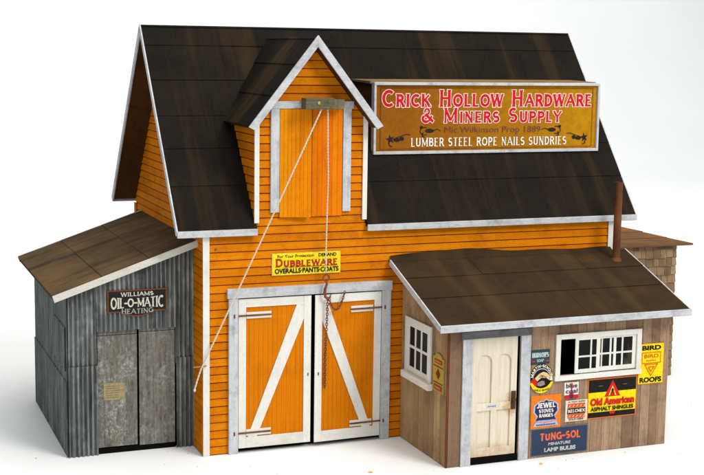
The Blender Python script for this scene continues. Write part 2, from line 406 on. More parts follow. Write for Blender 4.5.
# main doorway
df = empty('door_frame', (7.2, -.1, 0), None, None); df.parent = barn; df.location = Vector((7.2-15, -.1, 0))*S
m = MB(); m.box(1.58, 2.2, -.3, -.05, 0, 10.3); m.build('post', GRV, df, bev=.02)
m = MB(); m.box(12.2, 12.84, -.3, -.05, 0, 10.3); m.build('post', GRV, df, bev=.02)
m = MB(); m.box(1.48, 12.92, -.34, -.05, 10.303, 10.92); m.build('lintel', GRH, df, bev=.02)
def barn_door(x0, x1, z0, z1, hinge_left, ang):
    """built flat at y=-.14 then swung about the hinge edge"""
    hx = x0 if hinge_left else x1
    root = bpy.data.objects.new('barn_door', None); COL.objects.link(root); root.parent = barn
    root.location = Vector((hx-15, -.14, 0))*S
    y = -.14; mk = lambda: MB()
    m = mk(); n = 15
    for k in range(n):
        a = x0+.1+(x1-x0-.2)*k/n; b = x0+.1+(x1-x0-.2)*(k+1)/n
        m.box(a+.006, b-.006, y+R(0, .006), y+.08, z0+.05, z1-.05, 0, R())
    m.box(x0+.1, x1-.1, y+.02, y+.1, z0+.04, z1-.04, 1)
    m.build('panel', [ORD, ORG], root, org=(hx, y, 0))
    f = .62
    def bd(a, b, c, d, dy=.09, mat=WHT, nm='rail'):
        q = mk(); q.box(a, b, y-dy, y-.003, c, d, 0, R()); return q.build(nm, mat, root, org=(hx, y, 0), bev=.014)
    bd(x0, x0+.5, z0, z1, nm='stile'); bd(x1-.5, x1, z0, z1, nm='stile')
    bd(x0+.502, x1-.502, z1-.55, z1, mat=WHH); bd(x0+.502, x1-.502, z0, z0+.72, mat=WHH)
    # brace, mitred into the rails
    lx, rx = x0+.503, x1-.503; bz, tz = z0+.722, z1-.552; wd = .62
    pts = [(lx+.12, bz), (lx+.12+wd, bz), (rx, tz-.95), (rx, tz), (rx-.5, tz)]
    if not hinge_left: pts = [(x0+x1-px-.08, pz) for px, pz in pts][::-1]
    q = mk(); q.prism([(px, y-.003, pz) for px, pz in pts][::-1], (0, -.082, 0)); q.build('brace', WHT, root, org=(hx, y, 0), bev=.012)
    for hz in (z1-1.08, z0+1.02):
        a, b = (x0+.52, x0+2.2) if hinge_left else (x1-2.2, x1-.6)
        q = mk(); q.box(a, b, y-.1, y-.001, hz+.045, hz+.2, 0, R()); q.box(a, b, y-.1, y-.001, hz-.21, hz-.05, 0, R())
        q.build('hinge_batten', WHH, root, org=(hx, y, 0), bev=.012)
        a2, b2 = (x0-.3, x0+2.18) if hinge_left else (x1-2.18, x1+.24)
        q = mk(); q.box(a2, b2, y-.16, y-.092, hz-.05, hz+.05)
        e = a2 if hinge_left else b2
        q.tube([(e, y-.16, hz-.12), (e, y-.16, hz+.12)], .06, 8); q.build('hinge', RHG, root, org=(hx, y, 0), bev=.01)
    kx = x1-.2 if hinge_left else x0+.25
    q = mk(); q.box(kx-.04, kx+.04, y-.115, y-.085, 4.85, 5.05, 0); q.build('keyhole_plate', RHG, root, org=(hx, y, 0), bev=.01)
    root.rotation_euler = (0, 0, math.radians(ang))
    return root
barn_door(2.24, 7.17, .34, 10.22, True, -.6)
barn_door(7.4, 12.16, .3, 10.22, False, 2.0)
# cleat on the corner
m = MB(); m.tube([(.1, -.24, 6.02), (-.75, -.3, 6.0)], .045, 8); m.build('cleat_pin', solid('oiled_brass_pin', lin(176,116,48), .5), barn)

m = MB(); m.tube([(.75, -.06, 13.5), (.75, -.13, 13.5)], .07, 8); m.build('nail_head', RHG, barn)
# ------------------------------------------------------------------ dormer
dm = empty('dormer', (7.15, 0, 14.6), None, None); dm.parent = barn; dm.location = Vector((7.15-15, 0, 14.6))*S
DL, DR, DC, DP, DE = 3.4, 10.9, 7.15, 26.95, 21.35
ds = (DP-DE)/4.42
def sp_dorm(a, b):
    def rng(z):
        if z < 22.2: return DL, DR
        h = (DP-.55-z)/ds; h = max(0, min(3.75, h)); return DC-h, DC+h
    l0, r0 = rng(a); l1, r1 = rng(b)
    if r0-l0 < .05: return []
    out = []
    if (a+b)/2 > 15.45 and (a+b)/2 < 22.45: return [(l0, 4.98, l1, 4.98), (9.25, r0, 9.25, r1)]
    return [(l0, r0, l1, r1)]
m = MB(); clap(m, Pf(0), sp_dorm, 14.84, 26.4)
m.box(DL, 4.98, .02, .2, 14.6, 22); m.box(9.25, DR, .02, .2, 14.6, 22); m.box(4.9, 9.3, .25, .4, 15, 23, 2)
m.build('dormer_wall', [ORW, ORG, BLK], dm)
SDW = wood('olive_orange_side', lin(178,118,28), lin(150,96,24), lin(164,108,26), HZ, lin(96,60,18), .4, .8)
for x, P in ((DL, Pl(DL)), (DR, Pr(DR))):
    m = MB(); clap(m, P, lambda a, b: [(0, max(.01, (a-14.2)/1.2488), 0, max(.02, (b-14.2)/1.2488))], 14.84, 22.1)
    m.build('dormer_wall', [ORW, ORG], dm)
for a, b in ((DL-.12, DL+.2), (DR-.2, DR+.12)):
    m = MB(); m.box(a, b, -.2, -.087, 15.1, 22.0); m.build('corner_board', WHT, dm, bev=.015)
# dormer roof
drf = MB(); hyp = math.hypot(4.42, DP-DE); ux, uz = 4.42/hyp, (DP-DE)/hyp
YF = -1.05
for sgn in (-1, 1):
    Ep = (DC+sgn*4.42, 0, DE); Vv = (-sgn*ux, 0, uz); Nn = (sgn*uz, 0, ux)
    yb = lambda v: (YF, (DE+v*uz-14.75)/1.2488-.35+.12)
    if sgn == -1: sheets(drf, Ep, (0,1,0), Vv, Nn, 0, 1, [0, 2.4, 4.9, hyp-.03], [[.62], [], [.5]], ufun=yb)
    else: sheets(drf, Ep, (0,1,0), Vv, Nn, 0, 1, [0, 2.4, 4.9, hyp-.03], [[], [.55], []], ufun=yb)
DRF = drf.build('roof', [TRD], dm)
for sgn in (-1, 1):
    q = lambda v, d, y: (DC+sgn*(4.42-v*ux-d*uz), y, DE+v*uz-d*ux)
    m = MB(); m.hexa([q(.03,.34,YF+.02), q(.03,.34,4.2), q(hyp-.32,.34,8.5), q(hyp-.32,.34,YF+.02)], [q(.03,.17,YF+.02), q(.03,.17,4.2), q(hyp-.32,.17,8.5), q(hyp-.32,.17,YF+.02)])
    m.build('roof_deck', DKW, dm)
    m = MB(); top = -.075
    apex_in = (DC, YF, DP-.38/ux); apex_out = (DC, YF, DP+.075/ux)
    m.prism([q(-.12, top, YF), q(-.03, .38, YF), apex_in, apex_out], (0, -.13, 0)); m.build('rake_board', GRH, dm, bev=.015)
# hayloft frame and doors
m = MB(); m.box(4.36, 4.93, -.24, -.03, 15.75, 22.4); m.build('door_post', GRV, dm, bev=.02)
m = MB(); m.box(9.28, 9.84, -.24, -.03, 15.7, 22.4); m.build('door_post', GRV, dm, bev=.02)
m = MB(); m.box(4.2, 9.98, -.27, -.03, 22.403, 22.88); m.build('door_header', GRH, dm, bev=.02)
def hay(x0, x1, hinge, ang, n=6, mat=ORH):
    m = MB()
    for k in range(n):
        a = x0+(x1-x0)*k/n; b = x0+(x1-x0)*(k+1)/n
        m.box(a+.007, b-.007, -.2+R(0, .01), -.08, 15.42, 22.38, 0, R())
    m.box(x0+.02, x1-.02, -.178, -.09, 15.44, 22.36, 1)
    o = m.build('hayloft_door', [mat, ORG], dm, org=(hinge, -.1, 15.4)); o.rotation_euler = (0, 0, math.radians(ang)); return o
hay(4.97, 7.05, 4.97, -9, 8, wood('lit_hayloft_boards', lin(228,134,10), lin(208,112,6), lin(222,138,12), VT, lin(150,76,8), .35, .8, spec=.04))  # ajar left leaf: the light it catches is put into its board colour
hay(7.14, 9.24, 9.24, .5, 6)
# hoist beam
m = MB(); m.hexa([(6.55,-.28,22.5),(7.0,-1.9,22.5),(7.9,-1.9,22.5),(7.9,-.28,22.5)], [(6.55,-.28,23.2),(7.0,-1.9,23.2),(7.9,-1.9,23.2),(7.9,-.28,23.2)], 0, .2)
m = MB()
m.box(6.15, 8.1, -1.75, -.9, 22.42, 23.12, 0, .15); m.box(8.11, 9.08, -.92, -.28, 22.46, 23.02, 0, .9); m.box(6.35, 8.1, -.89, -.28, 22.44, 23.08, 0, .4)
hb = m.build('hoist_beam', BEM, barn, bev=.03)
m = MB(); m.tube([(7.0, -1.7, 22.82), (7.0, -1.84, 22.82)], .1, 12); m.build('nail', BRS2, hb, bev=.02)

# ================================================================== TIN SHED
ts = empty('tin_shed', (-4, 9.7, 0), 'low grey corrugated tin lean-to with tan sloping roof against left gable of barn', 'shed')
SX0, SX1, SY0, SY1 = -8.2, -.2, 2.46, 16.94
zt = lambda x: 10.62+(x+9.27)*.343
def corrug(name, mat, P, u0, u1, zb, ztf, pitch=.3, amp=.085, d=0., rows=1, ragged=0.):
    m = MB(); n = int((u1-u0)/pitch*8)
    us = [u0+(u1-u0)*i/n for i in range(n+1)]
    ds_ = [d+amp*math.cos(2*math.pi*(u-u0)/pitch) for u in us]
    rg = 0
    for i in range(n):
        if i % 8 == 0: rg = R(-ragged, ragged); t = R()
        a, b = us[i], us[i+1]
        zs = [zb+rg+(ztf(a)-zb-rg)*k/6 for k in range(7)]
        ze = [zb+rg+(ztf(b)-zb-rg)*k/6 for k in range(7)]
        for k in range(6):
            m.face([P(a, zs[k], ds_[i]), P(b, ze[k], ds_[i+1]), P(b, ze[k+1], ds_[i+1]), P(a, zs[k+1], ds_[i])], 0, .5-.5*math.cos(2*math.pi*((a+b)/2-u0)/pitch))  # tint rises in the valleys: painted ridge shading plus grime wash
        m.face([P(a, zb+rg, ds_[i]-.02), P(b, zb+rg, ds_[i+1]-.02), P(b, zb+rg, ds_[i+1]), P(a, zb+rg, ds_[i])], 1, 0)
        m.face([P(a, ztf(a), ds_[i]), P(b, ztf(b), ds_[i+1]), P(b, ztf(b), ds_[i+1]-.06), P(a, ztf(a), ds_[i]-.06)], 1, 0)
    return m.build(name, [mat, BLK], ts, smooth=False)
F = Pf(SY0)
wtop = lambda x: zt(x)-.12
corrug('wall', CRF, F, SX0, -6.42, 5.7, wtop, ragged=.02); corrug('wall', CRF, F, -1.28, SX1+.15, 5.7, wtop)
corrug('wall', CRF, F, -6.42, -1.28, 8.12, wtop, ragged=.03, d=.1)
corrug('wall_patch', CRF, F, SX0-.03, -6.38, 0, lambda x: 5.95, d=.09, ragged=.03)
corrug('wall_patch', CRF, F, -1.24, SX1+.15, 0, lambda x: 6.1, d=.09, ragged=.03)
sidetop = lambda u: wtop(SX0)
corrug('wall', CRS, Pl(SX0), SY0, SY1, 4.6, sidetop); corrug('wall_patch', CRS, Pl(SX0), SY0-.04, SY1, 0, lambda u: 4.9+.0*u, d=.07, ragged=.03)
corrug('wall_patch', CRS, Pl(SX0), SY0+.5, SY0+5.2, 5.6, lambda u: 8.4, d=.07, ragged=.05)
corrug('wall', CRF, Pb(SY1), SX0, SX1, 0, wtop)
m = MB(); m.prism([(SX0+.1, SY0+.35, 0), (SX1, SY0+.35, 0), (SX1, SY0+.35, wtop(SX1)-.1), (SX0+.1, SY0+.35, wtop(SX0)-.1)][::-1], (0, .1, 0))
m.box(SX0+.12, SX0+.2, SY0+.5, SY1-.2, 0, 10.6); m.box(SX0+.2, SX1, SY0+.5, SY1-.2, .02, .08)
m.box(-6.42, -6.36, SY0-.02, SY0+.3, 0, 8.3); m.build('lining', BLK, ts)
def plank_door(name, x0, x1, z0, z1, y, n, mat):
    m = MB()
    for k in range(n):
        a = x0+(x1-x0)*k/n; b = x0+(x1-x0)*(k+1)/n
        m.box(a+.001, b-.001, y+R(0, .006), y+.1, z0, z1, 0, R())
    m.box(x0, x1, y-.012, y+.02, z1-.5, z1-.47, 1); m.box(x0+.01, x1-.01, y+.012, y+.09, z0+.7, z0+.72, 1)
    return m.build(name, [mat, BLK], ts, bev=.008)
plank_door('sliding_door', -6.34, -3.78, .42, 8.3, SY0+.12, 6, GYD)
plank_door('sliding_door', -3.66, -1.3, .38, 8.42, SY0+.02, 5, GYD)
m = MB(); m.box(-6.35, -1.28, SY0+.1, SY0+.3, 0, .34); m.build('threshold', BLK, ts)
# roof, sheets running front to back
EL = (-9.27, 1.38, 10.74); rl = math.hypot(9.2, 9.2*.343); vx, vz = 9.2/rl, 9.2*.343/rl
m = MB(); sheets(m, EL, (0,1,0), (vx,0,vz), (-vz,0,vx), 0, 16.47, [0, 3.3, 6.5, rl], [[.77], [.3], [.55]], th=.1)
tr = m.build('roof', TRL, ts)
m = MB()
q = lambda v, d, y: (-9.27+v*vx+d*vz, y, 10.74+v*vz-d*vx)
m.prism([q(-.03, -.05, 1.26), q(-.03, .38, 1.26), q(rl, .38, 1.26), q(rl, -.05, 1.26)], (0, .12, 0)); m.build('fascia', wood('grey_cream_fascia', lin(204,199,188), lin(184,179,168), lin(208,204,196), HZ, lin(130,124,114), .5), tr, bev=.015)
m = MB(); m.prism([q(-.03, -.06, 17.86), q(-.03, .4, 17.86), q(rl, .4, 17.86), q(rl, -.06, 17.86)], (0, .1, 0)); m.build('fascia', GRH, tr, bev=.015)
m = MB(); m.hexa([q(-.02,.3,1.4), q(rl,.3,1.4), q(rl,.3,17.84), q(-.02,.3,17.84)], [q(-.02,.12,1.4), q(rl,.12,1.4), q(rl,.12,17.84), q(-.02,.12,17.84)]); m.build('roof_deck', DKW, tr)

# ================================================================== BROWN OFFICE ANNEX
an = empty('office_annex', (22, -3.7, 0), 'brown board lean-to office with cream door and white windows in front of barn', 'lean-to')
AX0, AX1, AY = 13.74, 30.15, -7.39
asl = 3.0/8.32
zat = lambda y: 12.42+y*asl*1.0
roofz = lambda y: zat(y)
atop = lambda u: zat(AY)-.3
m = MB(); ops = [(15.42, 18.85, 0, 8.35), (21.72, 27.55, 5.4, 7.82)]
planks(m, Pf(AY+.12), AX0+.1, AX1, atop, ops, .7, .3); lining(m, Pf(AY+.12), AX0+.1, AX1, atop, ops, mi=1)
m.build('wall', [BRB, BLK], an)
m = MB(); ops = [(-4.72, -1.28, 4.95, 8.3)]
planks(m, Pl(AX0+.12), AY+.16, -.1, lambda y: zat(y)-.3, ops, .95); lining(m, Pl(AX0+.12), AY+.25, -.1, lambda y: zat(y)-.4, ops, mi=1)
m.build('wall', [BRS, BLK], an)
m = MB(); planks(m, Pr(AX1-.12), AY+.02, -.1, lambda y: zat(y)-.3, [], .8); lining(m, Pr(AX1-.12), AY+.25, -.1, lambda y: zat(y)-.4, [], mi=1)
m.build('wall', [BRB, BLK], an)
m = MB(); m.box(AX0+.3, AX1-.3, AY+.3, -.2, .02, .12); m.box(AX0+.2, AX1-.2, -.3, -.12, .1, 11.5); m.build('base_plate', BLK, an)
RUS = rusty('rust_stained_corner', lin(120,58,20), lin(60,34,20), lin(150,76,24), 1.)
m = MB(); m.box(AX0-.005, AX0+.07, AY-.01, AY+.14, 0, 9.2); m.build('corner_board', RUS, an)
# roof
ad = math.hypot(8.32, 3.0); av = (0, 8.32/ad, 3.0/ad); anr = (0, -3.0/ad, 8.32/ad)
EA = (0, -8.32, zat(-8.32))
m = MB(); AL, AR = 12.76, 30.96
sheets(m, EA, (1,0,0), av, anr, AL, AR, [0, 3.3, 5.95, ad-.45], [[.58], [.8], [.31, .75]], th=.08)
# loose curled top sheet lying up against the barn wall
prof = []
for i in range(31):
    x = AL+(AR-AL-1.1)*i/30; h = .34*math.exp(-((i/30-.28)/.22)**2)+.12+.04*math.sin(i*.7)
    prof.append((x, h))
yb_ = -.35; zb_ = zat(-.35)
for (xa, ha), (xb, hb_) in zip(prof[:-1], prof[1:]):
    m.face([(xa, yb_-.2, zb_-.05), (xb, yb_-.2, zb_-.05), (xb, -.11, zb_+.08+hb_), (xa, -.11, zb_+.08+ha)], 0, .3)
ar = m.build('roof', TRA, an)
q = lambda v, d, x: (x, -8.32+v*av[1]+d*av[2], zat(-8.32)+v*av[2]-d*av[1])
m = MB(); m.hexa([q(.02,.24,AL+.02), q(.02,.24,AR-.02), q(ad-.3,.24,AR-.02), q(ad-.3,.24,AL+.02)], [q(.02,.09,AL+.02), q(.02,.09,AR-.02), q(ad-.3,.09,AR-.02), q(ad-.3,.09,AL+.02)]); m.build('roof_deck', DKW, ar)
m = MB(); m.box(AL-.1, AR+.1, -8.48, -8.33, zat(-8.32)-.42, zat(-8.32)+.03); m.build('fascia', GRH, ar, bev=.02)
for x0 in (AL-.1, AR):
    m = MB(); m.prism([q(.0, -.04, x0), q(.0, .34, x0), q(ad-.35, .34, x0), q(ad-.35, -.04, x0)], (.1, 0, 0)); m.build('rake_board', GRH, ar, bev=.015)
# stovepipe
m = MB(); m.tube([(29.4, -1.7, 11.3), (29.4, -1.7, 17.3)], .27, 20, caps=False); m.tube([(29.4, -1.7, 17.3), (29.4, -1.7, 16.0)], .23, 20, caps=False)
for k in range(20):
    a, b = 2*math.pi*k/20, 2*math.pi*(k+1)/20
    m.face([(29.4+.27*math.cos(a), -1.7+.27*math.sin(a), 17.3), (29.4+.27*math.cos(b), -1.7+.27*math.sin(b), 17.3), (29.4+.23*math.cos(b), -1.7+.23*math.sin(b), 17.3), (29.4+.23*math.cos(a), -1.7+.23*math.sin(a), 17.3)])
m.build('stovepipe', RPI, an, smooth=True)
m = MB(); m.tube([(29.4, -1.72, 11.6), (29.4, -1.7, 11.95)], .42, 20, rs=[.46, .3]); m.build('pipe_flashing', RPI, an)
# door frame
af = empty('door_frame', (17, AY, 0), None, None); af.parent = an; af.location = Vector((17-22, AY+3.7, 0))*S
m = MB(); m.box(14.72, 15.42, AY-.12, AY-.0, 0, 8.26); m.build('post', GRV, af, bev=.02)
m = MB(); m.box(18.86, 19.56, AY-.12, AY-.0, 0, 8.26); m.build('post', GRV, af, bev=.02)
m = MB(); m.box(14.6, 19.62, AY-.16, AY-.0, 8.262, 8.75); m.build('lintel', GRD, af, bev=.02)
m = MB(); m.box(15.43, 18.85, AY+.0, AY+.3, .02, .44); m.build('threshold', BLK, af, bev=.01)
LKI = rusty('dark_lock_iron', lin(62,40,28), lin(38,26,20), lin(88,52,32), 2.)
# door: slab, stiles and arched surround
dr = bpy.data.objects.new('door', None); COL.objects.link(dr); dr.parent = an; dr.location = Vector((15.45-22, AY+.12+3.7, 0))*S
dx0, dx1, dz0, dz1, dy = 15.45, 18.66, .5, 8.26, AY+.14
m = MB()
for k in range(8): m.box(dx0+.1+k*.38, dx0+.1+(k+1)*.38-.004, dy+R(0, .004), dy+.12, dz0+.05, dz1-.05, 0, R())
dpo = m.build('door_panel', CRM, dr, org=(dx0, dy, 0))
st = .42; mul = .4; mid = (dx0+dx1)/2; pw = (dx1-dx0-2*st-mul)/2
m = MB(); yy = (0, -.11, 0)
def rc(a, b, c, d): m.prism([(a, dy, c), (b, dy, c), (b, dy, d), (a, dy, d)][::-1], yy, 0, R())
rc(dx0, dx0+st, dz0, dz1); rc(dx1-st, dx1, dz0, dz1); rc(mid-mul/2, mid+mul/2, dz0+.55, 6.3)
rc(dx0+st+.002, dx1-st-.002, dz0, dz0+.55); rc(dx0+st+.002, mid-mul/2-.002, 3.5, 3.98); rc(mid+mul/2+.002, dx1-st-.002, 3.5, 3.98)
for cx in (mid-mul/2-pw/2, mid+mul/2+pw/2):         # arch spandrels
    for k in range(12):
        a, b = math.pi*k/12, math.pi*(k+1)/12; r = pw/2; zc = 6.65
        p0 = (cx-r*math.cos(a), zc+r*math.sin(a)); p1 = (cx-r*math.cos(b), zc+r*math.sin(b))
        m.prism([(p0[0], dy, p0[1]), (p1[0], dy, p1[1]), (p1[0], dy, 7.5), (p0[0], dy, 7.5)][::-1], yy, 0, .5)
m.prism([(mid-mul/2, dy, 6.302), (mid+mul/2, dy, 6.302), (mid+mul/2, dy, 7.5), (mid-mul/2, dy, 7.5)][::-1], yy, 0, .5)
rc(dx0+st+.002, dx1-st-.002, 7.502, dz1)
m.build('door_surround', CRM, dr, org=(dx0, dy, 0))
m = MB(); m.box(18.28, 18.62, dy-.16, dy-.111, 3.45, 4.65)
m.tube([(18.43, dy-.15, 4.1), (18.43, dy-.26, 4.1)], .06, 10); m.build('lock_plate', LKI, dr, org=(dx0, dy, 0), bev=.03)
m = MB(); m.tube([(18.43, dy-.22, 4.1), (18.43, dy-.26, 4.1), (18.43, dy-.32, 4.1), (18.43, dy-.36, 4.1)], .1, 14, rs=[.07, .14, .14, .07])
m.build('door_knob', LKI, dr, org=(dx0, dy, 0), smooth=True)

# windows
def window(P, u0, u1, z0, z1, name, bars, sill, left_open):
    """bars: list of (u0,u1,z0,z1,depth) sash members"""
    root = bpy.data.objects.new('window', None); COL.objects.link(root); root.parent = an
    root.location = Vector(P((u0+u1)/2, z0, 0))*S-Vector((22, -3.7, 0))*S
    fw = .34
    def bx(nm, lst, mat, bev=.015):
        m = MB()
        for a, b, c, d, e0, e1 in lst:
            m.hexa([P(a, c, e0), P(b, c, e0), P(b, c, e1), P(a, c, e1)], [P(a, d, e0), P(b, d, e0), P(b, d, e1), P(a, d, e1)], 0, R())
        return m.build(nm, mat, root, bev=bev)
    bx('frame', [(u0, u0+fw, z0+.02, z1, .005, .15), (u1-fw, u1, z0+.02, z1, .005, .15), (u0+fw+.002, u1-fw-.002, z1-fw, z1, .005, .15)], WHT)
    bx('sill', [sill], WHH)
    bx('sash', bars, WHT, .01)
    return bx, root
fu0, fu1, fz0, fz1 = 21.4, 27.88, 5.1, 8.14
def B(a, b, c, d, e0=.02, e1=.08): return (a, b, c, d, e0, e1)
g0, g1 = 5.46, 7.8
bars = [B(22.85, 23.1, g0, g1, .03, .1), B(24.45, 24.72, g0, g1, .03, .1), B(23.1, 24.45, g0, g0+.26, .03, .1), B(23.1, 24.45, g1-.14, g1, .03, .1), B(23.98, 24.1, g0+.26, g1-.14, .04, .09), B(23.1, 24.45, 6.5, 6.62, .042, .088),
        B(24.73, 27.53, g0, g0+.3, -.06, .02), B(24.73, 27.53, g1-.16, g1, -.06, .02), B(24.86, 24.96, g0+.3, g1-.16, -.055, .01), B(25.5, 25.64, g0+.3, g1-.16, -.055, .012), B(25.8, 26.0, g0+.3, g1-.16, -.06, .018), B(26.42, 26.54, g0+.3, g1-.16, -.055, .012), B(27.25, 27.53, g0+.3, g1-.16, -.06, .019), B(24.73, 27.25, 6.56, 6.68, -.052, .009)]
bx_, wr = window(Pf(AY), fu0, fu1, fz0, fz1, 'front', bars, (fu0-.05, fu1+.05, fz0-.03, fz0+.3, .003, .19), True)
GL2 = NT('interior_glass', .25, .12); g = GL2.noise((.8, .8, .5), .9, 3); GL2.color(GL2.mix(GL2.ramp(g, .55, .72), lin(10,10,10), lin(66,60,50))); GL2 = GL2.mat
bx_('pane', [(23.1, 24.45, g0+.2, g1-.1, .05, .06), (24.74, 27.4, g0+.2, g1-.1, -.04, -.03)], GL2, 0)
bx_('curtain', [(26.6, 26.8, 6.9, 7.7, -.2, -.12), (26.9, 27.15, 6.85, 7.75, -.22, -.14)], WHT, .02)
s0, s1 = -4.72, -1.28
bars = [B(s0, s0+.3, 4.95, 8.3), B(s1-.3, s1, 4.95, 8.3), B(s0+.3, s1-.3, 4.95, 5.35), B(s0+.3, s1-.3, 8.05, 8.3), B(s0+.3, s1-.3, 6.62, 6.8)]
for k in (1, 2):
    u = s0+.3+(s1-s0-.6)*k/3; bars += [B(u-.09, u+.09, 5.35, 6.62), B(u-.09, u+.09, 6.8, 8.05)]
bx_, wr = window(Pl(AX0), -5.02, -.98, 4.75, 8.64, 'side', bars, (-5.2, -.85, 4.5, 4.93, .003, .36), False)
bx_('pane', [(s0, s1, 4.95, 8.3, 0, .01)], GLS, 0)

# ================================================================== REAR SHINGLED SHED
rs = empty('shingled_shed', (36, 14, 0), 'small brown shingled lean-to with flat rusty roof behind right end of barn', 'shed')
RX1, RY0, RY1 = 41.8, 8.74, 18.6
m = MB()
def shingles(P, u0, u1, z0, z1):
    z = z0; row = 0
    while z < z1:
        u = u0-R(0, .4)
        while u < u1:
            wd = R(.42, .78); b = R(-.05, .05); h = .98
            a, c = max(u, u0-.04), min(u+wd, u1+R(0, .06))
            if c-a > .06:
                t = R(); zt_ = min(z+h, z1+.1)
                m.hexa([P(a+.015, z+b, .0), P(c-.015, z+b, .0), P(c-.015, z+b, .14), P(a+.015, z+b, .14)],
                       [P(a+.015, zt_, 0), P(c-.015, zt_, 0), P(c-.015, zt_, .03), P(a+.015, zt_, .03)], 0, t)
            u += wd
        z += .7; row += 1
shingles(Pf(RY0), 30.1, RX1, .05, 10.8)
m.box(30.2, RX1-.02, RY0+.01, RY0+.2, 0, 10.85, 1)
m.build('wall', [SHG, BLK], rs)
m = MB(); shingles(Pr(RX1), RY0, RY1, .05, 10.8); m.box(RX1-.2, RX1-.01, RY0+.2, RY1, 0, 10.85, 1); m.build('wall', [SHG, BLK], rs)
m = MB(); shingles(Pb(RY1), 30.1, RX1, .05, 10.8); m.box(30.2, RX1-.2, RY1-.2, RY1-.01, 0, 10.85, 1); m.build('wall', [SHG, BLK], rs)
m = MB(); sheets(m, (0, 8.12, 10.98), (1,0,0), (0,1,0), (0,0,1), 30.12, 43.04, [0, 3.6, 7.2, 11.0], [[.5], [.3], [.7]], th=.1, lift=.04)
m.build('roof', TRR, rs)
m = MB(); m.box(30.15, 43.0, 8.15, 19.1, 10.86, 10.878); m.build('roof_deck', DKW, rs)

# ================================================================== LETTERING
def arc(cx, cy, rx, ry, a0, a1, n=10):
    return [(cx+rx*math.cos(math.radians(a0+(a1-a0)*i/n)), cy+ry*math.sin(math.radians(a0+(a1-a0)*i/n))) for i in range(n+1)]
Gl = {
'A': (.8, [('t', [(.02,0),(.4,1)]), ('T', [(.4,1),(.78,0)]), ('t', [(.16,.34),(.64,.34)])]),
'B': (.66, [('T', [(.12,0),(.12,1)]), ('T', [(.12,1),(.36,1)]+arc(.36,.765,.2,.235,90,-90)+[(.12,.53)]), ('T', [(.12,.53),(.38,.53)]+arc(.38,.265,.24,.265,90,-90)+[(.12,0)])]),
'C': (.74, [('T', arc(.42,.5,.36,.5,48,312,18))]),
'D': (.72, [('T', [(.12,0),(.12,1)]), ('T', [(.12,1),(.3,1)]+arc(.3,.5,.36,.5,90,-90,14)+[(.12,0)])]),
'E': (.62, [('T', [(.12,0),(.12,1)]), ('t', [(.12,1),(.56,1)]), ('t', [(.12,.52),(.48,.52)]), ('t', [(.12,0),(.58,0)])]),
'F': (.6, [('T', [(.12,0),(.12,1)]), ('t', [(.12,1),(.56,1)]), ('t', [(.12,.52),(.46,.52)])]),
'G': (.78, [('T', arc(.42,.5,.36,.5,48,340,18)), ('T', [(.72,.06),(.72,.42)]), ('t', [(.48,.42),(.78,.42)])]),
'H': (.78, [('T', [(.12,0),(.12,1)]), ('T', [(.66,0),(.66,1)]), ('t', [(.12,.52),(.66,.52)])]),
'I': (.28, [('T', [(.14,0),(.14,1)])]),
'J': (.5, [('T', [(.38,1),(.38,.24)]+arc(.2,.22,.18,.22,0,-170,8))]),
'K': (.74, [('T', [(.12,0),(.12,1)]), ('t', [(.66,1),(.14,.42)]), ('T', [(.3,.6),(.7,0)])]),
'L': (.58, [('T', [(.12,0),(.12,1)]), ('t', [(.12,0),(.56,0)])]),
'M': (.94, [('t', [(.1,0),(.1,1)]), ('T', [(.1,1),(.47,.1)]), ('t', [(.47,.1),(.84,1)]), ('T', [(.84,1),(.84,0)])]),
'N': (.78, [('t', [(.12,0),(.12,1)]), ('T', [(.12,1),(.66,0)]), ('t', [(.66,0),(.66,1)])]),
'O': (.82, [('T', arc(.41,.5,.35,.5,90,450,24))]),
'P': (.64, [('T', [(.12,0),(.12,1)]), ('T', [(.12,1),(.36,1)]+arc(.36,.73,.22,.27,90,-90)+[(.12,.46)])]),
'R': (.7, [('T', [(.12,0),(.12,1)]), ('T', [(.12,1),(.36,1)]+arc(.36,.75,.2,.25,90,-90)+[(.12,.5)]), ('T', [(.36,.5),(.64,0)])]),
'S': (.62, [('T', arc(.31,.74,.22,.26,40,250,10)+arc(.31,.26,.24,.26,70,-140,10))]),
'T': (.66, [('T', [(.33,0),(.33,1)]), ('t', [(.03,1),(.63,1)])]),
'U': (.74, [('T', [(.12,1),(.12,.3)]+arc(.37,.27,.25,.27,180,360,10)+[(.62,1)])]),
'V': (.76, [('T', [(.04,1),(.38,0)]), ('t', [(.38,0),(.72,1)])]),
'W': (1.08, [('T', [(.04,1),(.28,0)]), ('t', [(.28,0),(.54,1)]), ('T', [(.54,1),(.78,0)]), ('t', [(.78,0),(1.04,1)])]),
'X': (.72, [('T', [(.06,1),(.66,0)]), ('t', [(.66,1),(.06,0)])]),
'Y': (.72, [('T', [(.04,1),(.36,.48)]), ('t', [(.68,1),(.36,.48)]), ('T', [(.36,.48),(.36,0)])]),
'&': (.86, [('T', [(.84,.0),(.28,.62)]), ('t', arc(.4,.8,.15,.2,200,-20,10)+[(.5,.66),(.24,.44)]), ('T', arc(.33,.25,.23,.25,125,300,10)), ('t', [(.45,.04),(.62,.2),(.74,.48)])]),
'-': (.4, [('T', [(.06,.45),(.34,.45)])]), "'": (.2, [('T', [(.1,1),(.1,.78)])]), '.': (.2, [('T', [(.1,.0),(.1,.06)])]), ' ': (.36, []),
}
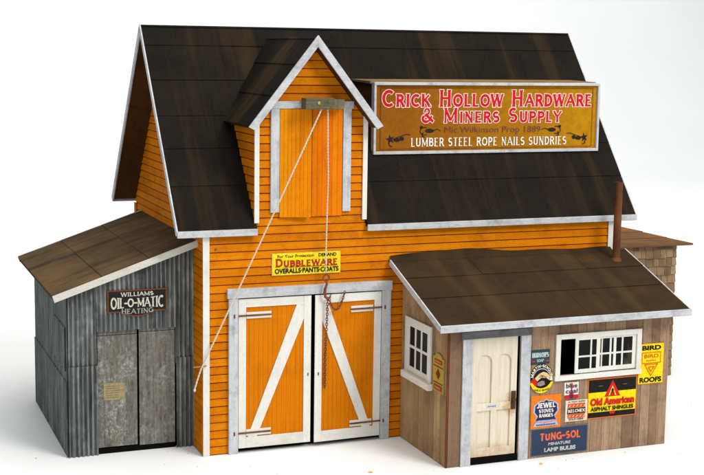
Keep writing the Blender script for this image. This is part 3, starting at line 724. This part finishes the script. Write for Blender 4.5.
class Face2:
    """a flat sign face: O origin (centre), U right, V up, N out of the face; layers sit a hair above one another"""
    def __init__(s, O, U, N, V=(0,0,1)):
        s.O, s.U, s.V, s.N = Vector(O), Vector(U), Vector(V), Vector(N); s.mb = MB(); s.mats = []; s.k = 0
    def mi(s, mat):
        if mat not in s.mats: s.mats.append(mat)
        return s.mats.index(mat)
    def p(s, x, y, h): return s.O+s.U*x+s.V*y+s.N*h
    def up(s): s.k += 1; return s.h()
    def h(s): return .004+.006*s.k
    def de(s): s.q = (getattr(s, 'q', 0)+1) % 25; return s.q*.0002
    def poly(s, pts, mat, layer=True):
        if layer: s.k += 1
        s.mb.face([s.p(x, y, s.h()) for x, y in pts], s.mi(mat))
    def rect(s, x0, y0, x1, y1, mat): s.poly([(x0,y0),(x1,y0),(x1,y1),(x0,y1)], mat)
    def ell(s, cx, cy, rx, ry, mat, a0=0, a1=360, n=28):
        pts = arc(cx, cy, rx, ry, a0, a1, n)
        s.poly(pts[:-1] if a1-a0 >= 360 else pts, mat)
    def outline(s, pts, w_, mat, closed=True):
        s.k += 1; s.stroke(pts+([pts[0], pts[1]] if closed else []), w_, mat, 0)
    def slab(s, pts, th, mat):
        s.mb.prism([s.p(x, y, -th+.003) for x, y in pts], s.N*th, s.mi(mat))
    def stroke(s, pts, w_, mat, e=0., ext=0., fn=None):
        fn = fn or (lambda x, y: (x, y))
        pts = [p for i, p in enumerate(pts) if i == 0 or (abs(p[0]-pts[i-1][0])+abs(p[1]-pts[i-1][1])) > 1e-6]
        if len(pts) < 2: return
        V2 = [Vector(p) for p in pts]; L = []; Rr = []
        for i, p in enumerate(V2):
            d1 = (V2[i]-V2[i-1]).normalized() if i else (V2[1]-V2[0]).normalized()
            d2 = (V2[i+1]-V2[i]).normalized() if i < len(V2)-1 else d1
            d = (d1+d2); d = d.normalized() if d.length > 1e-6 else d1
            nn = Vector((-d.y, d.x)); c = max(.45, nn.dot(Vector((-d1.y, d1.x))))
            q = p.copy()
            if i == 0: q -= d1*ext
            if i == len(V2)-1: q += d2*ext
            L.append(q+nn*w_/2/c); Rr.append(q-nn*w_/2/c)
        m_ = s.mi(mat)
        for i in range(len(V2)-1):
            dd = s.de(); s.mb.face([s.p(*fn(*q), s.h()+dd) for q in (Rr[i], Rr[i+1], L[i+1], L[i])], m_)
    def letters(s, txt, cx, y0, h, width, mat, wT=.2, wt=None, serif=0., sc=None, gap=.1, fn=None, grow=0., x_first=True):
        """txt set in stroke capitals, fitted to width and centred on cx; lower case = small capitals"""
        wt = wt or wT; s.k += 1
        small = .76; items = []; x = 0
        for ch in txt:
            k = small if ch.islower() else 1.
            g = Gl.get(ch.upper(), Gl[' ']); items.append((g, x, k)); x += (g[0]+gap)*k
        tot = x-gap; fx = width/tot
        fn = fn or (lambda a, b: (a, b)); e = 0
        for g, gx, k in items:
            for kind, pts in g[1]:
                ww = (wT if kind == 'T' else wt)*h*(.5+.5*k)
                ins = ww/2
                hh = h*k
                q = [(cx-width/2+(gx+px*k)*fx, y0+ins+(hh-2*ins)*py) for px, py in pts]
                s.stroke(q, ww+2*grow, mat, e, ext=grow+(ins if len(pts) == 2 and abs(pts[0][0]-pts[1][0]) < .3 else 0), fn=fn); e = (e+.0006) % .0036
                if serif:
                    for (px, py), (qx, qy) in ((pts[0], pts[1]), (pts[-1], pts[-2])):
                        if py in (0, 1) and abs(px-qx) < abs(py-qy)*.75:
                            sx = cx-width/2+(gx+px*k)*fx; th = wT*h*.42
                            sy = y0+(th/2 if py == 0 else hh-th/2)
                            l = ww*.5+serif*h*k
                            s.stroke([(sx-l, sy), (sx+l, sy)], th+2*grow, mat, e, ext=grow, fn=fn); e = (e+.0006) % .0036
    def text(s, body, cx, y0, h, width, mat, off=0., fn=None, skew=0.):
        """text in the built-in face, fitted to a box"""
        s.k += 1
        c = bpy.data.curves.new('t', 'FONT'); c.body = body; c.size = 1; c.offset = off*1.7; c.resolution_u = 4
        o = bpy.data.objects.new('t', c); COL.objects.link(o)
        dg = bpy.context.evaluated_depsgraph_get(); me = bpy.data.meshes.new_from_object(o.evaluated_get(dg))
        vs = [v.co.copy() for v in me.vertices]; fs = [tuple(p.vertices) for p in me.polygons]
        bpy.data.objects.remove(o); bpy.data.curves.remove(c); bpy.data.meshes.remove(me)
        if not vs: return
        x0, x1 = min(v.x for v in vs), max(v.x for v in vs); a, b = min(v.y for v in vs), max(v.y for v in vs)
        fn = fn or (lambda p, q: (p, q)); out = []
        for v in vs:
            yy_ = (v.y-a)/(b-a); out.append(s.p(*fn(cx-width/2+(v.x-x0)/(x1-x0)*width+skew*yy_*h, y0+yy_*h), s.h()))
        s.mb.mesh(out, fs, s.mi(mat))
    def build(s, name, label=None, cat=None, group=None, parent=None):
        o = s.mb.build(name, s.mats, parent, org=tuple(s.O) if parent is None else None)
        if label: tag(o, label, cat, group)
        return o
WH, BK, RD, YL, NV, OR_ = sm(232,228,218), sm(22,20,20), sm(206,30,34), sm(246,216,10), sm(44,56,92), sm(236,112,24)
CRE = sm(226,216,190)

# ------------------------------------------------------------------ roof sign
rsn = empty('roof_sign', (21.6, 3, 19.1), 'long mustard hardware store signboard with red serif lettering standing on the barn roof', 'sign')
x0, x1, z0, z1, ys = 12.72, 30.5, 19.1, 24.03, 3.0
n = NT('mustard_panel', .7, .06)
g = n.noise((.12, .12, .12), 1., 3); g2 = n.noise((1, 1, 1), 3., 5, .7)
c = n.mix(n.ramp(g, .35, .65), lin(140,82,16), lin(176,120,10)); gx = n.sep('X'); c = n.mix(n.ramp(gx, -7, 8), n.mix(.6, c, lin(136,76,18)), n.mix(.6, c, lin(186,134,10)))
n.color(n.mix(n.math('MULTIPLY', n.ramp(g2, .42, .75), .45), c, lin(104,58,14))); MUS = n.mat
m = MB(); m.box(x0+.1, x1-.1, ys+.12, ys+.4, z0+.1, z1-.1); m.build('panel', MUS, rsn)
for a in ((x0, x1, z1-.2, z1), (x0, x1, z0, z0+.2), (x0, x0+.17, z0+.201, z1-.201), (x1-.17, x1, z0+.201, z1-.201)):
    m = MB(); m.box(a[0], a[1], ys-.06, ys+.45, a[2], a[3]); m.build('frame', GRH if a[1]-a[0] > 2 else GRV, rsn, bev=.02)
m = MB(); yr_ = lambda z: (z-14.75)/1.2488-.35
m.hexa([(x0-.1,ys+.46,z1-.12),(x1-.1,ys+.46,z1-.12),(x1-.1,yr_(z1)+.1,z1+.0),(x0-.1,yr_(z1)+.1,z1+.0)], [(x0-.1,ys+.46,z1+.06),(x1-.1,ys+.46,z1+.06),(x1-.1,yr_(z1)+.2,z1+.12),(x0-.1,yr_(z1)+.2,z1+.12)])
m.build('cap_board', wood('tan_cap_board', lin(150,118,78), lin(112,86,56), lin(140,112,76), HZ, lin(60,46,32), .5), rsn)
for xx in (x0+.05, x1-.35):
    m = MB(); m.prism([(xx, ys+.46, z0+.1), (xx, ys+.46, z1-.13), (xx, yr_(z1)+.1, z1-.13)], (.2, 0, 0)); m.build('end_board', BEM if 0 else DKW, rsn)
f = Face2(((x0+x1)/2, ys+.12, z0), (1,0,0), (0,-1,0))
PKW = sm(244,222,206); RED2 = sm(205,14,40); PUR = sm(112,68,60); CRW = sm(240,234,220)
def two(txt, cx, y, h, w_):
    f.letters(txt, cx, y, h, w_, PKW, .18, .13, .035, grow=.05, gap=.2)
    f.k += 1
    f.letters(txt, cx, y, h, w_, RED2, .18, .13, .03, grow=-.0, gap=.2)
two('Crick Hollow Hardware', 0, 3.24, 1.17, 16.4)
two('& Miners Supply', .2, 2.12, 1.05, 11.0)
f.text('Mic.Wilkinson Prop 1889', 0.3, 1.3, .56, 7.6, PUR, -.004)
f.letters('LUMBER STEEL ROPE NAILS SUNDRIES', 0.1, .5, .6, 12.3, CRW, .15, .08, .035, gap=.18)
LB = sm(92,58,24)
f.outline([(-8.35,.35),(8.35,.35),(8.35,4.55),(-8.35,4.55)], .035, LB)
f.build('lettering', parent=rsn)
f = Face2(((x0+x1)/2, ys+.12, z0), (1,0,0), (0,-1,0)); INK = sm(40,30,26)
def star(cx, cy, r, sg):
    pts = []
    for k in range(10):
        a = math.pi/2+k*math.pi/5+.2; rr = r if k % 2 == 0 else r*.4; pts.append((cx+rr*math.cos(a), cy+rr*math.sin(a)))
    f.poly(pts, INK); f.k += 1
    f.ell(cx+sg*.5, cy-.04, .26, .13, INK); f.ell(cx+sg*.86, cy+.04, .17, .14, INK)
    f.k += 1; f.stroke([(cx+sg*.2, cy), (cx+sg*.5, cy+.12), (cx+sg*.9, cy+.24), (cx+sg*1.2, cy+.34), (cx+sg*1.5, cy+.3)], .045, INK)
    f.k += 1; f.stroke([(cx-sg*.1, cy-.15), (cx-sg*.05, cy-.42), (cx+sg*.15, cy-.5)], .06, INK)
def emb(fn_, *a):
    global f
    f = Face2(((x0+x1)/2, ys+.12, z0), (1,0,0), (0,-1,0)); fn_(*a); f.build('emblem', parent=rsn)
emb(star, -7.6, 1.02, .36, 1); emb(star, 7.75, 1.0, .36, -1)
def flour(cx, cy, sg):
    f.ell(cx, cy, .34, .15, INK); f.k += 1; f.stroke(arc(cx-sg*.35, cy-.02, .36, .26, 70, 300, 12) if sg > 0 else [(2*cx-a, b) for a, b in arc(cx-.35, cy-.02, .36, .26, 70, 300, 12)], .06, INK)
    f.k += 1; f.ell(cx-sg*.62, cy+.24, .13, .1, INK); f.k += 1; f.stroke([(cx+sg*.3, cy+.02), (cx+sg*.6, cy+.12), (cx+sg*.85, cy+.0)], .05, INK)
    f.k += 1; f.stroke([(cx-sg*.5, cy-.1), (cx-sg*.55, cy-.36), (cx-sg*.35, cy-.44)], .07, INK)
emb(flour, -4.65, 1.58, 1); emb(flour, 5.05, 1.58, -1)

SG = 'tin advertising signs on the office annex front'
def rectpts(w_, h_): return [(-w_/2, 0), (w_/2, 0), (w_/2, h_), (-w_/2, h_)]
# overalls sign
f = Face2((6.86, -.12, 11.62), (1,0,0), (0,-1,0)); YD = sm(240,216,20); YE = sm(214,196,110)
f.slab(rectpts(4.74, 1.46), .03, YE); f.rect(-2.3, .03, 2.34, 1.43, YD)
f.text('For Your Protection', -.75, 1.14, .2, 2.5, BK, .012); f.text('DEMAND', 1.45, 1.14, .22, 1.25, BK, .02)
DRD = sm(178,40,30)
f.k += 1; f.letters('Dubbleware', 0, .54, .56, 4.25, DRD, .21, .15, .05, gap=.14); f.stroke([(-1.6,.52),(2.15,.52)], .03, DRD)
f.text('OVERALLS·PANTS·COATS', .02, .12, .33, 4.4, BK, .02)
f.build('wall_sign', 'narrow yellow work clothes sign with red and black lettering above the barn doors', 'sign')
# heating sign on the tin shed
f = Face2((-3.8, SY0-.24, 9.05), (1,0,0), (0,-1,0)); DKB = sm(34,30,30); RU = sm(122,66,32); SLV = sm(206,204,190)
def shp(g_): return [(-1.93+g_,.27+g_),(-1.05,.27+g_),(-.75,.1+g_),(-.3,-.03+g_),(.3,-.03+g_),(.75,.1+g_),(1.05,.27+g_),(1.93-g_,.27+g_),(1.93-g_,1.72-g_),(-1.93+g_,1.72-g_)]
f.slab(shp(0), .04, RU); f.poly(shp(.08), DKB)
f.letters('WILLIAMS', 0, 1.3, .27, 2.1, SLV, .22, .16, .06)
bulge = lambda x, y: (x, .86+(y-.86)*(1+.5*(x/1.7)**2))
f.letters('OIL-O-MATIC', 0, .6, .56, 3.4, SLV, .17, .1, .05, fn=bulge, gap=.08)
f.letters('HEATING', 0, .2, .33, 2.05, sm(160,158,146), .2, .14, .05, fn=lambda x, y: (x, y-.05+.05*x*x))
f.build('wall_sign', 'black and silver heating sign with rusty rim above the grey sliding doors', 'sign')
# paper notice on shed door
f = Face2((-5.28, SY0+.11, 3.5), (1,0,0), (0,-1,0)); f.slab([(-.7,.05),(.66,0),(.7,1.12),(-.68,1.18)], .02, PAP)
for k in range(6): f.stroke([(-.55, .2+k*.15), (.5-R(0,.3), .2+k*.15)], .03, sm(110,100,78))
f.build('paper_notice', 'faded tan paper notice pasted on the left grey sliding door', 'notice')
yA = AY-.035
# soap sign
f = Face2((20.3, yA, 6.26), (1,0,0), (0,-1,0)); TEA = sm(52,70,76)
f.slab(rectpts(1.36, .96), .03, TEA); f.letters("HUDSON'S", 0, .46, .32, 1.2, sm(178,196,196), .26, .2, .05); f.text('SOAP', 0, .16, .19, .5, sm(178,196,196), .02)
f.rect(-.6,.18,-.4,.26,sm(190,60,50)); f.rect(.4,.18,.6,.26,sm(190,60,50)); f.outline([(-.64,.04),(.64,.04),(.64,.92),(-.64,.92)], .025, sm(60,80,84))
f.build('wall_sign', 'small dark teal soap sign, uppermost beside the door frame', 'sign', SG)
# round paint sign
f = Face2((20.42, yA, 5.36), (1,0,0), (0,-1,0))
f.slab(arc(0, 0, .86, .98, 0, 360, 36)[:-1], .03, YL)
f.ell(0, .06, .84, .9, BK, n=36); f.ell(0, 0, .62, .62, WH, -20, 200); f.ell(0, -.02, .6, .6, BK)
crc = lambda rx, ry, a0, dr: (lambda x, y: (math.cos(math.radians(a0-x*dr))*(rx+y), .02+math.sin(math.radians(a0-x*dr))*(ry+y)))
f.letters('MARTIN-SENOUR', 0, 0, .19, 2.4, WH, .24, .2, 0, fn=crc(.62, .68, 90, 72), gap=.14)
f.poly([(-.8,-.18),(-.72,-.5),(-.38,-.62),(-.3,-.2),(-.5,.02)], RD)
FL = sm(226,190,138)
f.poly([(-.5,.0),(-.3,-.2),(-.02,.02),(.34,-.02),(.6,-.2),(.62,.06),(.4,.3),(.12,.4),(-.2,.28)], FL); f.k += 1
f.poly([(-.3,-.3),(0,-.18),(.2,-.22),(.26,-.46),(-.1,-.55),(-.3,-.48)], sm(140,134,124)); f.k += 1
f.stroke([(-.12,.2),(.15,.12),(.34,.0)], .03, BK); f.stroke([(-.2,.06),(.02,.12),(.1,.04)], .03, BK); f.poly([(.6,-.2),(.78,-.18),(.76,.1),(.62,.06)], WH)
f.poly([(-.86,-.3)]+arc(0,-.02,.86,.98,200,340,20)[1:-1]+[(.86,-.3)]+arc(0,.06,.76,.74,332,208,16), YL)
f.letters('GOLD BOND', 0, 0, .13, 1.1, BK, .24, .2, 0, fn=lambda x, y: (x, -.88+y+.22*x*x), gap=.14)
f.build('wall_sign', 'round black paint sign with clasped hands and yellow lower band', 'sign', SG)
# stoves and ranges sign
f = Face2((20.85, yA, 1.98), (1,0,0), (0,-1,0)); ORS = sm(238,124,28); LBL = sm(168,184,214); NB = sm(44,42,88)
f.slab(rectpts(2.2, 2.2), .03, ORS)
def crest(k, dx=0):
    base = [(-.8,.5),(-.62,.8),(-.88,1.1),(-.84,1.55),(-.6,1.72),(-.36,1.82),(-.2,1.78),(0,1.94),(.2,1.78),(.36,1.82),(.6,1.72),(.84,1.55),(.88,1.1),(.62,.8),(.8,.5)]
    return [(x*k, 1.2+(y-1.2)*k) for x, y in base]
f.poly(crest(1.06), LBL); f.poly(crest(.94), NB)
f.letters('JEWEL', 0, 1.36, .34, 1.36, WH, .26, .22, .03); f.letters('STOVES', 0, 1.04, .24, 1.06, WH, .24, .2, .03); f.letters('RANGES', 0, .74, .23, 1.0, WH, .24, .2, .03)
f.poly([(-.92,.14),(.92,.14),(.8,.44),(.5,.56),(0,.48),(-.5,.56),(-.8,.44)], LBL); f.k += 1; f.stroke([(-.74,.5),(0,.38),(.74,.5)], .06, ORS); f.k += 1; [f.stroke([(-0.72+(0.72-(-0.72))*k/12, 0.25), (-0.72+(0.72-(-0.72))*(k+.7)/12, 0.25)], 0.08, NB) for k in range(12)]
f.build('wall_sign', 'square orange stoves sign with dark blue crown shaped badge', 'sign', SG)
# coal sign
f = Face2((22.7, yA, 3.78), (1,0,0), (0,-1,0)); f.slab(rectpts(1.06, 1.1), .03, WH)
f.rect(-.53,.0,.53,.26,RD); f.poly([(-.3,0),(.3,0),(.1,.46),(-.1,.46)], RD); f.k += 1
f.poly([(-.04,.4),(.04,.4),(.07,1.04),(-.07,1.04)], RD); f.ell(0,.16,.15,.15,NV)
f.text('blue', 0, .74, .3, .84, NB, .008); f.text('coal', 0, .38, .3, .88, NB, .008)
f.build('wall_sign', 'small white coal sign with red corners below left end of front window', 'sign', SG)
# orange striped sign
f = Face2((23.12, yA, 2.24), (1,0,0), (0,-1,0)); f.slab(rectpts(1.64, 1.42), .03, CRE)
for a, b in ((.98, 1.16), (.28, .46)): f.rect(-.66, a-.06, .66, b+.04, sm(216,92,52))
f.rect(-.68, .52, .68, .9, BK); f.letters('KELCMEX', 0, .6, .22, 1.24, CRE, .26, .2, .04)
f.text('AL TIGHT BLEND', 0, 1.27, .1, 1.3, BK, .01); f.text('SOLD HERE', 0, .08, .13, 1.1, BK, .012)
for k in range(5): f.k += 1; f.stroke([(-.58+k*.27, 1.0), (-.46+k*.27, 1.12)], .04, CRE); f.stroke([(-.58+k*.27, .3), (-.46+k*.27, .42)], .04, CRE)
f.build('wall_sign', 'small cream sign with orange stripes and central black band', 'sign', SG)
# shingles sign
f = Face2((25.82, yA, 2.27), (1,0,0), (0,-1,0)); f.slab(rectpts(3.76, 2.68), .03, OR_)
f.rect(-1.82,.06,1.82,2.62,BK); f.rect(-1.82,.42,1.82,1.76,YL)
f.poly([(-.62,1.42),(.62,1.42),(0,2.54)], RD); f.poly([(-.3,1.5),(.3,1.5),(0,2.16)], YL)
f.k += 1; f.ell(0,1.84,.09,.13,BK); f.poly([(-.18,1.48),(.18,1.48),(.13,1.74),(-.13,1.74)], RD); f.stroke([(-.14,1.5),(-.02,1.74),(.14,1.52)], .04, BK)
f.text('Old American', 0, .86, .52, 3.4, sm(206,36,26), .04); f.text('ASPHALT SHINGLES', 0, .5, .28, 3.3, BK, .022)
f.k += 1; f.poly([(-.26,.42),(.26,.42),(.1,.2),(0,.3),(-.1,.2)], RD); f.stroke([(-1.1,2.2),(-.8,2.2)], .05, sm(120,90,40)); f.stroke([(.75,2.2),(1.1,2.2)], .05, sm(120,90,40))
f.build('wall_sign', 'large black and yellow shingles sign with red triangle below the front window', 'sign', SG)
# roofs sign
f = Face2((28.75, yA, 4.3), (1,0,0), (0,-1,0)); f.slab(rectpts(1.98, 2.76), .03, sm(226,150,20)); f.rect(-.95,.04,.95,2.72,YL)
f.text('BIRD', 0, 2.3, .32, 1.5, BK, .03); f.text('ROOFS', 0, .1, .36, 1.72, BK, .03); OL = sm(214,110,20)
f.k += 1; f.stroke([(-.72,1.42),(.72,1.42),(.72,2.14),(-.72,2.14),(-.72,1.42),(-.6,1.42)], .05, OL); f.text('BIRD', 0, 1.78, .25, 1.1, OL, .01); f.k += 1; [f.stroke([(-0.4+(0.4-(-0.4))*k/6, 1.6), (-0.4+(0.4-(-0.4))*(k+.7)/6, 1.6)], 0.07, OL) for k in range(6)]
f.k += 1; f.stroke([(-.5,1.34),(.5,1.34),(0,.56),(-.5,1.34),(-.4,1.34)], .05, OL); f.stroke([(-.22,1.16),(.22,1.16),(0,.84),(-.22,1.16)], .06, OL)
f.build('wall_sign', 'upright yellow roofs sign to the right of the front window', 'sign', SG)
# lamp bulb sign
f = Face2((21.93, yA, .14), (1,0,0), (0,-1,0)); f.slab(rectpts(4.24, 1.84), .04, sm(96,100,104)); f.rect(-2.06,.06,2.06,1.76,sm(48,62,88))
f.letters('TUNG-SOL', .05, .98, .52, 3.0, sm(232,104,62), .22, .2, 0, gap=.16); f.text('MINIATURE', 0, .64, .2, 1.65, sm(190,190,186), .02); f.text('LAMP BULBS', .05, .22, .28, 2.35, sm(196,196,190), .025)
f.build('wall_sign', 'wide navy blue lamp bulb sign at the foot of the annex wall', 'sign', SG)
# arched side sign
f = Face2((AX0-.04, -6.1, 4.62), (0,-1,0), (-1,0,0)); OCH = sm(190,158,62); RD2 = sm(170,66,40)
f.slab([(-.86,0),(.86,0),(.86,2.3)]+arc(0,2.2,.6,.36,15,165,8)+[(-.86,2.3)], .04, sm(150,132,92))
f.poly([(-.78,.05),(.78,.05),(.78,2.26)]+arc(0,2.16,.54,.34,15,165,8)+[(-.78,2.26)], OCH)
f.rect(-.6,1.85,.6,2.15,RD2); f.poly([(0,.82),(.34,1.2),(0,1.58),(-.34,1.2)], sm(130,40,36)); f.rect(-.62,.14,.62,.5,RD2); f.k += 1; f.stroke([(-.7,1.68),(.7,1.68)], .05, sm(60,50,40)); f.stroke([(-.7,.62),(.7,.62)], .05, sm(60,50,40))
f.k += 1; [f.stroke([(-0.45+(0.45-(-0.45))*k/5, 2.0), (-0.45+(0.45-(-0.45))*(k+.7)/5, 2.0)], 0.13, OCH) for k in range(5)]; f.k += 1; [f.stroke([(-0.45+(0.45-(-0.45))*k/5, 0.32), (-0.45+(0.45-(-0.45))*(k+.7)/5, 0.32)], 0.13, OCH) for k in range(5)]
f.build('wall_sign', 'tall ochre sign with round top and red diamond beside the annex side window', 'sign')
# tiny door plate on the cream door
f = Face2((16.95, dy-.114, 3.66), (1,0,0), (0,-1,0)); f.slab(rectpts(.8, .2), .02, sm(206,212,220)); f.k += 1; [f.stroke([(-0.28+(0.28-(-0.28))*k/5, 0.1), (-0.28+(0.28-(-0.28))*(k+.7)/5, 0.1)], 0.06, sm(70,90,130)) for k in range(5)]
pl = f.build('name_plate', parent=dr)

# ================================================================== ROPE, HOOK, CHAIN
def twist(pts, r, nper=3.2, seg=6):
    """two-ply rope along a polyline"""
    pts = [Vector(p) for p in pts]; out = [[], []]; d = 0; prev = pts[0]
    n = 0; dense = []
    for a, b in zip(pts[:-1], pts[1:]):
        k = max(2, int((b-a).length/.07))
        dense += [a+(b-a)*i/k for i in range(k)]
    dense.append(pts[-1]); m = MB()
    for s_ in (0, 1):
        path = []; L = 0
        for i, p in enumerate(dense):
            t = (dense[min(i+1, len(dense)-1)]-dense[max(i-1, 0)]).normalized()
            a = t.cross(Vector((0, 1, .01))).normalized(); b = t.cross(a)
            ph = L*nper*2*math.pi/1.3+s_*math.pi
            path.append(p+(a*math.cos(ph)+b*math.sin(ph))*r*.5); L += .07
        m.tube(path, r*.62, seg)
    return m
pA, pB = Vector((7.25, -1.6, 22.42)), Vector((-.3, -.42, 5.9))
pts = [pA+(pB-pA)*t+Vector((0, 0, -.08*math.sin(math.pi*t))) for t in [i/12 for i in range(13)]]
m = twist([(7.25, -1.6, 22.9)]+pts+[(-.48, -.42, 5.4), (-.72, -.4, 4.6)], .056)
m.tube([(-.72,-.4,4.62),(-.72,-.4,4.52),(-.72,-.4,4.42)], .1, 8, rs=[.06,.1,.04])
o = m.build('rope', ROP, smooth=True); tag(o, 'white rope slanting from the hoist beam down to the left corner pin', 'rope', 'hoist ropes')
m = twist([(7.75, -1.4, 22.95), (7.8, -1.35, 20), (7.9, -1.2, 18), (7.93, -1.0, 16), (7.95, -.8, 13), (8.0, -.72, 11.75)], .05)
o = m.build('rope', ROP, smooth=True); tag(o, 'white rope hanging straight down from the hoist beam to the rusty hook', 'rope', 'hoist ropes')
HX, HY = 8.02, -.72
m = MB(); ring = [(HX+.2*math.cos(a), HY, 11.42+.22*math.sin(a)) for a in [k*math.pi/8 for k in range(17)]]
m.tube(ring, .055, 8)
m.tube([(HX, HY, 11.22), (HX+.05, HY, 11.0), (HX-.06, HY, 10.7), (HX-.1, HY, 10.4), (HX-.04, HY, 10.15), (HX+.12, HY, 10.04), (HX+.28, HY, 10.12), (HX+.34, HY, 10.3)], .08, 10, rs=[.06,.08,.09,.1,.1,.09,.07,.03])
o = m.build('hook', RCH, smooth=True); tag(o, 'rusty iron hook hanging at the end of the vertical rope', 'hook')
def chain(pts, name, label):
    m = MB(); pts = [Vector(p) for p in pts]; pos = []; step = .17
    dl = []
    for a, b in zip(pts[:-1], pts[1:]):
        k = max(1, int((b-a).length/.01)); dl += [a+(b-a)*i/k for i in range(k)]
    L = 0; pos = [dl[0]]
    for i in range(1, len(dl)):
        L += (dl[i]-dl[i-1]).length
        if L >= step: pos.append(dl[i]); L = 0
    for i in range(len(pos)-1):
        c = (pos[i]+pos[i+1])/2; t = (pos[i+1]-pos[i]).normalized(); s1_ = t.cross(Vector((0, 1, .02))).normalized(); s2_ = t.cross(s1_)
        rot = math.radians(35+90*(i % 2)); sd = s1_*math.cos(rot)+s2_*math.sin(rot)
        loop = [c+t*.125*math.sin(a)+sd*.07*math.cos(a) for a in [k*math.pi/6 for k in range(13)]]
        m.tube(loop, .027, 5, caps=False)
    o = m.build(name, RCH, smooth=True); return tag(o, label, 'chain', 'hoist chains')
chain([(HX+.14, HY, 10.08), (HX+.12, HY, 9.9), (8.12, -.6, 8), (8.08, -.5, 6), (8.1, -.46, 3.95)], 'chain', 'long rusty chain dangling straight down from the hook over the right barn door')
lp = [(HX+.2, HY, 10.05)]
for i in range(1, 13):
    t = i/12; lp.append((HX+.2+1.2*t, HY+.14*t, 10.05+.5*t-4*1.05*t*(1-t)*(1.0)))
chain(lp, 'chain', 'short rusty chain looped from the hook up to the top of the right barn door')

# paint chips on the table
for k, (x, y, s_, lb) in enumerate(((8.9, -6.6, .16, 'tiny orange flake lying alone on white table in front of barn'), (19.9, -8.6, .13, 'tiny orange flake on white table below the annex door post'))):
    m = MB(); m.prism([(x-s_, y-s_*.5, .005), (x+s_*.8, y-s_*.7, .005), (x+s_, y+s_*.4, .005), (x-s_*.2, y+s_*.8, .005)], (0, 0, .05)); o = m.build('flake', sm(226,176,70), org=(x, y, 0)); tag(o, lb, 'flake')

m = MB()
for k in range(70):
    x, y = (R(-14, 34), R(-16, 3)) if k < 55 else (R(31, 48), R(-8, 12))
    if (y > -.6 and 0 < x < 30) or (x > 13 and x < 31 and y > -7.9) or (x < 0 and x > -9 and y > 1.8): continue
    r_ = R(.015, .05); a = R(0, 6)
    m.prism([(x+r_*math.cos(a+q_*2.1)*R(.5, 1.3), y+r_*math.sin(a+q_*2.1)*R(.5, 1.3), .002) for q_ in range(3)], (0, 0, R(.01, .04)))
o = m.build('dust_specks', solid('dust', lin(120,110,96), .9)); tag(o, 'fine dark specks of dust scattered over the white table top', 'dust', kind='stuff')
